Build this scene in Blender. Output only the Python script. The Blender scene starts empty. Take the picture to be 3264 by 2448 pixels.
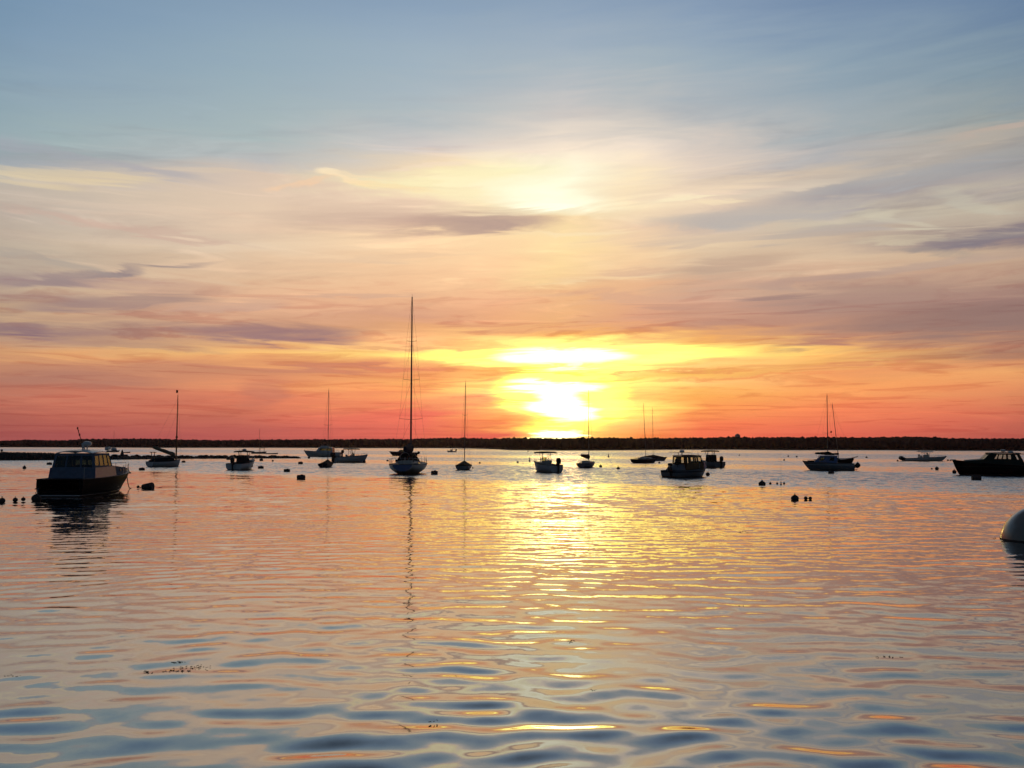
import bpy, math, random
import numpy as np
from mathutils import Vector, Matrix
rnd = random.Random(7)
R = math.radians
scene = bpy.context.scene

# ------------------------------------------------------------------ camera
FPX, W0, H0 = 3077.0, 3264.0, 2448.0          # focal length and frame of the photograph, in its own pixels
CAMH, PITCH, ROLL = 3.1, R(3.63), R(0.13)
fwd = Vector((0, math.cos(PITCH), math.sin(PITCH)))
r0 = Vector((1, 0, 0)); u0 = Vector((0, -math.sin(PITCH), math.cos(PITCH)))
cright = r0 * math.cos(ROLL) + u0 * math.sin(ROLL)
cup = u0 * math.cos(ROLL) - r0 * math.sin(ROLL)
cd = bpy.data.cameras.new('camera'); cam = bpy.data.objects.new('camera', cd)
scene.collection.objects.link(cam)
m = Matrix((cright, cup, -fwd)).transposed().to_4x4(); m.translation = (0, 0, CAMH)
cam.matrix_world = m
cd.sensor_width = 36.0; cd.lens = FPX / W0 * 36.0
cd.clip_start = 0.3; cd.clip_end = 20000
scene.camera = cam

def ray(x, y):
    return (fwd + cright * ((x - W0 / 2) / FPX) + cup * ((H0 / 2 - y) / FPX)).normalized()
def at(x, y, z=0.0):
    """where the line of sight through a pixel of the photograph meets the height z"""
    d = ray(x, y); k = (z - CAMH) / d.z
    return Vector((d.x * k, d.y * k, z))
def az_t(x, y):
    d = ray(x, y); return math.atan2(d.x, d.y), d.z / math.hypot(d.x, d.y)

# ------------------------------------------------------------------ world: evening sky
SUN_AZ, SUN_EL = math.atan((1788 - 1632) / FPX), R(2.3)
world = bpy.data.worlds.new('World'); scene.world = world; world.use_nodes = True
nt = world.node_tree; nt.nodes.clear()
def N(t, **kw):
    n = nt.nodes.new(t)
    for k, v in kw.items(): setattr(n, k, v)
    return n
def L(a, b): nt.links.new(a, b)
def math_(op, a, b=None, c=None, clamp=False):
    n = N('ShaderNodeMath', operation=op, use_clamp=clamp)
    for i, v in enumerate((a, b, c)):
        if v is None: continue
        if isinstance(v, (int, float)): n.inputs[i].default_value = v
        else: L(v, n.inputs[i])
    return n.outputs[0]
def mapr(v, a, b, c=0.0, d=1.0, mode='SMOOTHSTEP'):
    n = N('ShaderNodeMapRange', interpolation_type=mode)
    L(v, n.inputs[0])
    for i, q in enumerate((a, b, c, d)): n.inputs[i + 1].default_value = q
    return n.outputs[0]
def mixc(f, a, b, mode='MIX'):
    n = N('ShaderNodeMix', data_type='RGBA', blend_type=mode)
    if isinstance(f, (int, float)): n.inputs[0].default_value = f
    else: L(f, n.inputs[0])
    for i, v in ((6, a), (7, b)):
        if isinstance(v, tuple): n.inputs[i].default_value = v if len(v) == 4 else (*v, 1)
        else: L(v, n.inputs[i])
    return n.outputs[2]
def lin(c, gain=1.0):
    f = lambda v: (v / 255 / 12.92) if v <= 10 else ((v / 255 + 0.055) / 1.055) ** 2.4
    return tuple(f(v) * gain for v in c)
def combine(x, y, z=0.0):
    n = N('ShaderNodeCombineXYZ')
    for i, v in enumerate((x, y, z)):
        if isinstance(v, (int, float)): n.inputs[i].default_value = v
        else: L(v, n.inputs[i])
    return n.outputs[0]
def noise(vec, scale, detail=4.0, rough=0.5, dist=0.0):
    n = N('ShaderNodeTexNoise'); L(vec, n.inputs['Vector'])
    n.inputs['Scale'].default_value = scale; n.inputs['Detail'].default_value = detail
    n.inputs['Roughness'].default_value = rough; n.inputs['Distortion'].default_value = dist
    return n

tc = N('ShaderNodeTexCoord'); sep = N('ShaderNodeSeparateXYZ'); L(tc.outputs['Generated'], sep.inputs[0])
X, Y, Z = sep.outputs
az = math_('ARCTAN2', X, Y)
hor = math_('MAXIMUM', math_('SQRT', math_('ADD', math_('MULTIPLY', X, X), math_('MULTIPLY', Y, Y))), 1e-4)
tt = math_('DIVIDE', Z, hor)                      # tangent of the elevation
# streaky cloud field: long across the sky, thin upwards
st = combine(math_('MULTIPLY', az, 2.2), math_('MULTIPLY', math_('POWER', math_('MAXIMUM', math_('ADD', tt, 0.015), 0.001), 0.55), 19.5), 0.0)
skew = combine(math_('ADD', math_('MULTIPLY', az, 2.0), math_('MULTIPLY', tt, 2.0)), math_('SUBTRACT', math_('MULTIPLY', tt, 20.0), math_('MULTIPLY', az, 1.6)), 3.1)
n1 = noise(st, 1.6, 6.0, 0.58, 0.6); n2 = noise(skew, 1.3, 6.0, 0.60, 1.2)
def shift(v, k, a, b):                             # bend the streaks so that they curl and cross
    q = N('ShaderNodeVectorMath', operation='SUBTRACT'); L(noise(v, k, 2.0, 0.5, 0.0).outputs['Color'], q.inputs[0]); q.inputs[1].default_value = (.5, .5, .5)
    w = N('ShaderNodeVectorMath', operation='MULTIPLY'); L(q.outputs[0], w.inputs[0]); w.inputs[1].default_value = (a, b, 0)
    r = N('ShaderNodeVectorMath', operation='ADD'); L(v, r.inputs[0]); L(w.outputs[0], r.inputs[1]); return r.outputs[0]
bent = shift(st, 1.1, 0.9, 2.2)
n3 = noise(bent, 3.6, 7.0, 0.62, 0.3); n5 = noise(bent, 1.5, 7.0, 0.60, 0.5)
w1 = math_('SUBTRACT', n1.outputs[0], 0.5); w2 = math_('SUBTRACT', n2.outputs[0], 0.5); w3 = math_('SUBTRACT', n3.outputs[0], 0.5)
amp = math_('ADD', math_('MULTIPLY', tt, 0.16), 0.014)
amp = math_('MINIMUM', amp, 0.045)
tw = math_('ADD', tt, math_('MULTIPLY', math_('ADD', w1, math_('ADD', math_('MULTIPLY', w2, 0.8), math_('MULTIPLY', w3, 0.6))), amp))
azw = math_('ADD', az, math_('MULTIPLY', math_('ADD', w2, w1), 0.09))

G = 1.0
K = 3264 / 2212
cols = {   # the colour of the sky up a few bearings: (height in the photograph, sRGB[, gain])
 -250: [(0,(105,138,170)),(200,(128,156,176)),(330,(150,168,178)),(400,(175,170,158)),(520,(172,164,150)),(600,(140,125,125)),(650,(178,158,130)),(700,(150,125,120)),(780,(185,130,100)),(850,(165,100,88)),(940,(150,72,72))],
 100: [(0,(122,151,182)),(150,(137,162,185)),(300,(156,176,184)),(350,(168,172,176)),(385,(196,188,170)),(450,(188,180,166)),(520,(190,180,160)),(575,(180,168,150)),(600,(160,142,138)),(625,(196,176,148)),(650,(172,148,134)),(680,(196,168,136)),(712,(150,122,122)),(735,(196,156,124)),(768,(225,165,112)),(790,(200,140,110)),(820,(180,120,102)),(860,(200,115,95)),(900,(186,96,84)),(945,(168,78,80))],
 550: [(0,(136,162,190)),(150,(150,173,190)),(300,(168,184,190)),(350,(188,187,186)),(385,(212,196,176)),(450,(222,202,176)),(520,(222,204,176)),(560,(218,192,160)),(600,(224,192,156)),(650,(225,182,146)),(690,(208,164,132)),(715,(176,134,120)),(735,(220,168,124)),(768,(252,194,118)),(785,(232,160,108)),(808,(204,132,102)),(835,(236,146,104)),(860,(222,124,94)),(900,(200,104,88)),(945,(188,84,82))],
 900: [(0,(141,166,195)),(150,(160,179,196)),(250,(175,187,196)),(330,(204,196,190)),(372,(235,212,176)),(395,(255,234,184)),(430,(232,205,176)),(480,(196,170,152)),(515,(248,218,174)),(600,(240,200,156)),(650,(232,184,142)),(690,(214,162,130)),(715,(236,172,120)),(740,(255,200,108),1.05),(775,(255,225,95),1.1),(803,(246,150,102)),(835,(255,170,98)),(855,(255,150,98)),(900,(250,118,94)),(945,(224,94,84))],
 1060:[(0,(143,167,195)),(150,(164,180,195)),(250,(190,194,198)),(330,(226,212,196)),(385,(255,238,190)),(430,(250,226,184)),(488,(196,168,150)),(515,(252,220,172)),(600,(246,204,156)),(660,(236,182,140)),(705,(236,172,124)),(735,(255,214,100),1.2),(785,(255,245,110),1.8),(806,(252,172,92)),(830,(255,220,92),1.25),(852,(255,185,88),1.1),(880,(255,222,92),1.3),(912,(255,150,86)),(945,(236,98,82))],
 1212:[(0,(145,168,196)),(150,(168,182,196)),(250,(204,200,200)),(320,(238,222,200)),(375,(255,238,208)),(410,(255,244,212)),(440,(255,244,210)),(480,(246,216,168)),(520,(255,226,170)),(580,(254,218,160)),(640,(240,188,140)),(700,(240,178,122)),(722,(250,184,104)),(740,(255,240,105),1.6),(770,(255,245,130),2.2),(798,(255,225,85),1.5),(835,(255,245,120),2.1),(885,(255,245,130),2.3),(918,(255,225,80),1.8),(945,(255,215,85),1.7)],
 1380:[(0,(141,164,193)),(150,(162,178,192)),(250,(198,196,196)),(320,(222,210,194)),(390,(244,224,186)),(440,(246,226,186)),(490,(226,202,172)),(550,(244,214,168)),(620,(226,182,142)),(690,(216,162,130)),(722,(240,172,112)),(745,(255,235,105),1.6),(775,(255,248,115),2.0),(802,(255,215,85),1.3),(822,(255,238,98),1.45),(850,(255,215,86),1.2),(885,(255,230,86),1.4),(915,(255,195,75),1.15),(945,(255,140,72))],
 1520:[(0,(135,159,190)),(150,(155,173,190)),(270,(186,188,192)),(340,(212,198,184)),(395,(222,204,182)),(440,(232,210,180)),(480,(200,184,168)),(540,(226,206,172)),(590,(200,176,150)),(650,(206,162,136)),(705,(206,152,124)),(735,(246,178,104)),(758,(255,232,92),1.3),(785,(255,210,95),1.05),(800,(255,188,94)),(825,(255,200,90),1.1),(850,(255,172,88)),(885,(255,150,84)),(920,(255,124,82)),(945,(250,106,78))],
 1800:[(0,(118,143,177)),(150,(140,162,182)),(280,(160,172,182)),(335,(180,178,178)),(370,(204,188,170)),(400,(176,172,164)),(435,(160,156,156)),(480,(196,190,170)),(520,(186,172,154)),(565,(212,190,160)),(600,(196,168,142)),(640,(174,144,130)),(700,(186,142,122)),(735,(206,150,116)),(760,(252,188,108)),(785,(250,184,106)),(800,(238,150,98)),(840,(254,160,96)),(890,(246,128,88)),(945,(228,96,80))],
 2150:[(0,(108,134,168)),(150,(130,152,170)),(255,(152,162,166)),(290,(178,170,162)),(350,(166,165,164)),(400,(166,164,160)),(440,(188,182,162)),(485,(176,166,150)),(510,(130,121,127)),(545,(196,174,146)),(590,(184,156,134)),(650,(154,125,116)),(705,(150,120,112)),(745,(190,138,110)),(765,(172,126,104)),(785,(220,150,104)),(810,(238,162,104)),(850,(228,138,94)),(905,(212,104,84)),(945,(188,84,76))],
 2480:[(0,(95,122,158)),(200,(118,140,160)),(300,(140,146,152)),(430,(150,146,140)),(510,(118,110,118)),(560,(160,142,126)),(650,(132,110,106)),(720,(130,104,100)),(780,(170,115,92)),(850,(178,104,84)),(945,(150,68,68))],
}
prev = None; pa = None
for cx in sorted(cols):
    rp = N('ShaderNodeValToRGB'); el = rp.color_ramp.elements
    rp.color_ramp.interpolation = 'EASE' if False else 'LINEAR'
    stops = []
    for s in cols[cx]:
        g = s[2] if len(s) > 2 else 1.0
        a_, t_ = az_t(cx * K, s[0] * K)
        q = s[1]
        if s[0] < 320: q = (q[0] + 3, q[1] + 1, q[2] - 4)
        elif 320 <= s[0] < 455 and 850 < cx < 1600: q = (q[0] + 10, q[1] + 8, q[2] + 8)
        elif 380 < s[0] < 700 and abs(cx - 1200) > 60: q = (q[0] + 7, q[1] + 1, q[2] + 1)
        elif s[0] > 790 and abs(cx - 1200) > 200: q = (q[0] + 2, q[1] + 7, q[2] + 3)
        c = lin([min(255, v) for v in q])
        if g > 1.0:                                  # brighter than the frame can hold
            g = 1 + (g - 1) * .75; c = (c[0] * g * 1.1, c[1] * g * 1.0, c[2] * g + .10)
        stops.append((max(0.0, t_) / 0.5, c))
    stops.sort(key=lambda q: q[0])
    el[0].position = stops[0][0]; el[0].color = (*stops[0][1], 1)
    el[1].position = stops[-1][0]; el[1].color = (*stops[-1][1], 1)
    for p_, c_ in stops[1:-1]:
        e_ = el.new(p_); e_.color = (*c_, 1)
    L(math_('MULTIPLY', tw, 2.0), rp.inputs[0])
    a_, _ = az_t(cx * K, 1300)
    if prev is None: prev = rp.outputs[0]
    else: prev = mixc(mapr(azw, pa, a_, mode='LINEAR'), prev, rp.outputs[0])
    pa = a_
sky = prev
# thin wisps laid over it everywhere clouds are
cl = mapr(tt, 0.02, 0.30, 1.0, 1.0)
band = math_('MULTIPLY', mapr(tt, 0.0, 0.03), mapr(tw, 0.40, 0.30))
dk = math_('MULTIPLY', mapr(n2.outputs[0], 0.52, 0.74), math_('MULTIPLY', band, 0.26))
sky = mixc(dk, sky, mixc(1.0, sky, (0.60, 0.54, 0.60, 1), 'MULTIPLY'))
n4 = noise(shift(skew, 0.8, 0.8, 1.6), 2.4, 7.0, 0.62, 0.6)
dk2 = math_('MULTIPLY', mapr(n4.outputs[0], 0.52, 0.72), math_('MULTIPLY', band, 0.26))
sky = mixc(dk2, sky, mixc(1.0, sky, (0.72, 0.66, 0.70, 1), 'MULTIPLY'))
lt = math_('MULTIPLY', mapr(n3.outputs[0], 0.54, 0.74), math_('MULTIPLY', band, 0.45))
sky = mixc(lt, sky, mixc(1.0, sky, (1.30, 1.24, 1.20, 1), 'MULTIPLY'))
n6 = noise(shift(st, 2.0, 0.5, 0.9), 5.2, 6.0, 0.60, 0.3)      # fine dark threads low over the horizon
low = math_('MULTIPLY', mapr(tt, 0.0, 0.02), mapr(tt, 0.20, 0.12))
sky = mixc(math_('MULTIPLY', mapr(n6.outputs[0], 0.50, 0.64), math_('MULTIPLY', low, 0.62)), sky, mixc(1.0, sky, (0.80, 0.62, 0.66, 1), 'MULTIPLY'))

# single clouds and the veiled sun, each at its bearing: x, y, half width, half height, tilt (deg), colour, gain, strength, mode
lt2 = math_('MULTIPLY', mapr(n5.outputs[0], 0.50, 0.70), math_('MULTIPLY', band, 0.42))
sky = mixc(lt2, sky, mixc(1.0, sky, (1.22, 1.16, 1.12, 1), 'MULTIPLY'))
wx = math_('ADD', az, math_('MULTIPLY', w1, 0.09)); wy = math_('ADD', tt, math_('MULTIPLY', math_('ADD', math_('MULTIPLY', w3, 1.3), w1), 0.022))
fray = mapr(n3.outputs[0], 0.34, 0.62, 0.50, 1.18, 'LINEAR')
vec = combine(wx, wy, 0.0)
feats = [
 (590,720,185,16,0,(154,120,122),1,.85),(690,735,90,8,0,(170,124,118),1,.6),
 (240,588,190,9,12,(156,138,136),1,.85),(100,606,110,8,4,(160,138,135),1,.6),
 (260,655,190,17,7,(158,132,128),1,.75),(60,708,75,10,-3,(142,112,118),1,.8),(330,745,160,10,-4,(175,138,122),1,.5),
 (1030,484,150,19,0,(188,160,146),1,.9),(930,492,120,12,0,(200,170,150),1,.5),
 (2120,518,150,13,5,(132,124,132),1,.75),(2010,545,90,8,-8,(160,148,140),1,.5),(1930,478,110,9,-16,(212,204,180),1,.5),(1960,520,120,7,-3,(214,200,170),1,.5),(2080,440,120,10,-14,(196,190,172),1,.5),(1400,590,90,10,-4,(214,176,150),1,.5),(1330,600,160,7,3,(255,228,180),1,.4),(1600,470,200,14,0,(190,186,176),1,.5),(1240,505,150,6,1,(255,232,190),1,.5),(420,600,110,8,-8,(226,196,164),1,.5),(300,490,260,7,-5,(206,172,156),1,.5),(120,560,130,10,-6,(168,158,150),1,.5),
 (1700,632,95,8,2,(160,130,124),1,.7),(1560,575,130,14,5,(190,160,140),1,.6),(1450,665,120,9,-4,(196,150,130),1,.6),
 (1600,700,160,16,2,(190,142,122),1,.6),(1760,742,110,9,6,(180,128,112),1,.7),(1850,640,220,30,0,(168,138,126),1,.5),(2080,690,260,38,0,(150,120,112),1,.6),
 (1660,462,230,17,2,(184,176,172),1,.55),(1780,500,200,12,4,(176,166,162),1,.5),(1990,575,240,10,5,(182,158,146),1,.5),(1500,520,160,9,3,(206,184,164),1,.45),(1740,605,150,9,2,(176,146,136),1,.5),(1340,640,170,9,-2,(214,168,142),1,.5),(760,640,170,8,3,(206,168,146),1,.5),(820,560,200,9,4,(222,190,160),1,.4),(480,660,150,10,5,(196,160,142),1,.5),
 (1900,400,240,22,5,(164,166,170),1,.5),(1500,797,200,3.5,1,(240,160,92),1,.8),(1860,785,130,4,3,(222,140,98),1,.7),(1620,812,260,4,3,(244,150,92),1,.6),
 (880,747,130,4,0,(226,160,112),1,.6),(720,800,170,7,1,(196,126,104),1,.6),(930,802,320,4.5,0,(232,140,98),1,.8),(560,795,240,6,0,(206,138,108),1,.6),
 (1000,828,120,3.4,4,(240,136,96),1,.6),(960,880,260,18,8,(236,112,92),1,.5),(560,850,60,30,0,(190,118,100),1,.5),
 (150,825,190,22,0,(178,122,106),1,.5),(150,378,190,9,3,(226,206,168),1,.6),(420,368,120,6,3,(220,200,176),1,.45),(60,395,100,10,0,(224,204,168),1,.5),
 (180,345,260,9,-4,(166,166,176),1,.5),
 (725,371,34,9,-14,(255,234,196),1,.9),(760,384,70,6,-8,(255,226,184),1,.8),(660,392,80,7,12,(246,206,168),1,.6),(800,378,120,5,-4,(250,224,184),1,.6),(930,362,80,6,5,(248,226,200),1,.7),(1010,395,110,7,-6,(255,240,196),1.05,.8),
 (870,402,120,8,-4,(255,226,172),1,.6),(1130,400,100,14,0,(255,246,214),1.08,.7),(1195,422,120,28,0,(255,250,220),1.12,.8),(1190,446,85,10,0,(255,252,225),1.15,.8),
 (1490,425,70,6,3,(255,240,200),1,.7),(1560,436,60,6,-3,(252,232,190),1,.6),(1480,402,230,14,2,(240,216,184),1,.5),(1700,405,150,9,5,(222,206,184),1,.5),(2150,280,90,9,6,(190,172,160),1,.7),
 (1230,766,340,16,0,(255,240,110),1.9,.85),(1250,762,560,9,0,(255,226,120),1.1,.45),(1222,852,132,70,0,(255,240,88),3.2,.78),(1170,802,150,3.4,1,(252,190,92),1,.85),(1330,816,120,3,2,(250,200,88),1,.6),(1120,868,60,3,2,(252,196,84),1,.6),(1290,905,90,3,3,(250,206,80),1,.6),(1180,912,60,2.5,6,(255,224,90),1.1,.7),
 (1212,770,130,19,0,(255,246,176),3.2,.97),(1200,764,75,9,2,(255,246,178),3.4,.95),(1225,786,80,7,0,(255,250,200),1.6,.8),
 (1214,832,105,13,1,(255,246,176),3.2,.95),(1212,858,50,18,0,(255,246,172),3.0,.9),(1208,888,76,25,0,(255,248,172),3.8,.98),(1205,938,66,10,0,(255,246,172),3.4,.97),
]
for (fx, fy, hw, hh, tilt, c, g, s_) in feats:
    a_, t_ = az_t(fx * K, fy * K)
    mp = N('ShaderNodeMapping', vector_type='TEXTURE'); L(vec, mp.inputs[0])
    mp.inputs['Location'].default_value = (a_, t_, 0)
    mp.inputs['Rotation'].default_value = (0, 0, R(tilt))
    mp.inputs['Scale'].default_value = (hw * K / FPX * 1.25, hh * K / FPX * 1.35, 1)
    gr = N('ShaderNodeTexGradient', gradient_type='SPHERICAL'); L(mp.outputs[0], gr.inputs[0])
    f = mapr(gr.outputs['Fac'], 0.0, 0.62 if g < 1.5 else 0.5, 0.0, s_)
    if g < 1.5: f = math_('MULTIPLY', f, fray, clamp=True)
    sky = mixc(f, sky, lin(c, g))
# the rest of the dome, out of the picture: clear evening sky, deep blue away from the sun
ns = N('ShaderNodeTexSky', sky_type='NISHITA', sun_disc=False)
ns.sun_elevation = SUN_EL; ns.sun_rotation = SUN_AZ; ns.air_density = 1.0; ns.dust_density = 1.0; ns.ozone_density = 1.6
SKYK = 0.030
nsc = N('ShaderNodeVectorMath', operation='SCALE'); L(ns.outputs[0], nsc.inputs[0]); nsc.inputs['Scale'].default_value = SKYK
high = mixc(1.0, nsc.outputs[0], (0.66, 0.78, 1.25, 1), 'MULTIPLY')
out_up = mapr(tt, 0.40, 0.78)
daz = math_('ABSOLUTE', math_('SUBTRACT', az, SUN_AZ))
out_side = mapr(daz, 0.56, 1.15)
behind = mixc(1.0, nsc.outputs[0], (1.5, 1.8, 2.6, 1), 'MULTIPLY')
high = mixc(mapr(daz, 1.3, 2.0), high, behind)
outw = math_('MAXIMUM', out_up, out_side)
sky = mixc(outw, sky, high)
bg = N('ShaderNodeBackground'); L(sky, bg.inputs[0]); bg.inputs[1].default_value = 1.0
wo = N('ShaderNodeOutputWorld'); L(bg.outputs[0], wo.inputs[0])
world.cycles.sampling_method = 'MANUAL'; world.cycles.sample_map_resolution = 1024

# ------------------------------------------------------------------ the low sun
sd = bpy.data.lights.new('sun', 'SUN'); sun = bpy.data.objects.new('sun', sd); scene.collection.objects.link(sun)
sd.energy = 0.02; sd.angle = R(3.5); sd.color = (1.0, 0.42, 0.16)
sv = Vector((math.sin(SUN_AZ) * math.cos(SUN_EL), math.cos(SUN_AZ) * math.cos(SUN_EL), math.sin(SUN_EL)))
sun.rotation_euler = (-sv).to_track_quat('-Z', 'Y').to_euler()
scene.view_settings.view_transform = 'Standard'; scene.view_settings.look = 'None'
scene.view_settings.exposure = 0.0; scene.view_settings.gamma = 1.0
scene.cycles.max_bounces = 8; scene.cycles.glossy_bounces = 4; scene.cycles.transparent_max_bounces = 16
scene.cycles.sample_clamp_indirect = 8.0; scene.cycles.use_denoising = True
scene.cycles.caustics_reflective = False; scene.cycles.caustics_refractive = False

# ------------------------------------------------------------------ materials
def mat(name, col, rough=0.5, metal=0.0, var=0.12, scale=6.0, bump=0.0, coat=0.0, spec=0.5):
    mt = bpy.data.materials.new(name); mt.use_nodes = True
    t = mt.node_tree; b = t.nodes['Principled BSDF']
    tcn = t.nodes.new('ShaderNodeTexCoord'); nz = t.nodes.new('ShaderNodeTexNoise')
    nz.inputs['Scale'].default_value = scale; nz.inputs['Detail'].default_value = 5
    t.links.new(tcn.outputs['Object'], nz.inputs['Vector'])
    rp = t.nodes.new('ShaderNodeValToRGB'); e = rp.color_ramp.elements
    e[0].position = 0.3; e[1].position = 0.7
    e[0].color = (*[c * (1 - var) for c in col], 1); e[1].color = (*[min(1, c * (1 + var)) for c in col], 1)
    t.links.new(nz.outputs[0], rp.inputs[0]); t.links.new(rp.outputs[0], b.inputs['Base Color'])
    b.inputs['Roughness'].default_value = rough; b.inputs['Metallic'].default_value = metal
    b.inputs['Specular IOR Level'].default_value = spec
    if coat: b.inputs['Coat Weight'].default_value = coat
    if bump:
        bp = t.nodes.new('ShaderNodeBump'); bp.inputs['Strength'].default_value = bump; bp.inputs['Distance'].default_value = 0.02
        t.links.new(nz.outputs[0], bp.inputs['Height']); t.links.new(bp.outputs[0], b.inputs['Normal'])
    return mt
M = dict(
 white=mat('white_gelcoat', (.74, .74, .72), .28, var=.05), cream=mat('cream_gelcoat', (.62, .60, .54), .35, var=.06),
 navy=mat('navy_hull_paint', (.012, .016, .03), .5, spec=.2, var=.1), black=mat('black_hull_paint', (.010, .010, .011), .6, spec=.03, var=.1),
 green=mat('dark_green_paint', (.012, .03, .02), .5, spec=.2, var=.1), grey=mat('grey_paint', (.22, .23, .25), .4),
 red=mat('red_bottom_paint', (.16, .03, .02), .6), blue=mat('blue_paint', (.10, .17, .36), .35),
 pale=mat('grey_blue_canvas', (.16, .20, .27), .85, spec=.1, var=.15, bump=.3), canvas=mat('navy_canvas', (.025, .035, .07), .85, spec=.1, var=.2, bump=.3), brown=mat('brown_canvas', (.07, .045, .03), .85, spec=.1, var=.2, bump=.3),
 tan=mat('tan_canvas', (.30, .24, .16), .85, var=.15, bump=.3), darkc=mat('charcoal_canvas', (.03, .03, .032), .9, spec=.1, var=.2, bump=.3),
 deck=mat('deck_nonskid', (.50, .48, .43), .6, var=.1), metal=mat('brushed_metal', (.55, .56, .58), .35, .9, var=.06),
 mast=mat('painted_spar', (.16, .15, .14), .45, .3, var=.08), wood=mat('varnished_wood', (.17, .07, .025), .3, var=.3, coat=.5),
 engine=mat('black_engine_cowl', (.015, .015, .017), .3, var=.1), rubber=mat('dark_rubber', (.02, .02, .02), .7),
 rope=mat('rope', (.32, .27, .2), .9, var=.2), rust=mat('rusted_iron', (.10, .045, .025), .85, var=.35, bump=.4),
 foul=mat('weathered_float', (.10, .07, .06), .8, var=.3, bump=.4), orange=mat('faded_orange_float', (.30, .09, .03), .6, var=.2),
 bwhite=mat('white_buoy_plastic', (.46, .40, .33), .14, var=.08, scale=3), flag=mat('flag_cloth', (.20, .03, .03), .9),
 wire=mat('rigging_wire', (.12, .12, .12), .4, .5), weed=mat('brown_seaweed', (.035, .028, .012), .45, var=.3),
)
def glass_mat(name, tint, a):
    mt = bpy.data.materials.new(name); mt.use_nodes = True; t = mt.node_tree; t.nodes.clear()
    o = t.nodes.new('ShaderNodeOutputMaterial'); mx = t.nodes.new('ShaderNodeMixShader')
    tr = t.nodes.new('ShaderNodeBsdfTransparent'); gl = t.nodes.new('ShaderNodeBsdfGlossy')
    tr.inputs[0].default_value = (*tint, 1); gl.inputs['Roughness'].default_value = .05; gl.inputs[0].default_value = (.8, .8, .8, 1)
    lw = t.nodes.new('ShaderNodeLayerWeight'); lw.inputs[0].default_value = a
    nz = t.nodes.new('ShaderNodeTexNoise'); nz.inputs['Scale'].default_value = 3
    ml = t.nodes.new('ShaderNodeMath'); ml.operation = 'MULTIPLY'
    t.links.new(lw.outputs['Fresnel'], ml.inputs[0]); ml.inputs[1].default_value = 0.8
    t.links.new(ml.outputs[0], mx.inputs[0]); t.links.new(tr.outputs[0], mx.inputs[1]); t.links.new(gl.outputs[0], mx.inputs[2])
    t.links.new(mx.outputs[0], o.inputs[0]); return mt
M['glass'] = glass_mat('boat_window_glass', (.55, .56, .40), .25)
M['clear'] = glass_mat('clear_window_glass', (.92, .90, .84), .2)
M['vinyl'] = glass_mat('clear_vinyl', (.42, .44, .38), .35)

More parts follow.
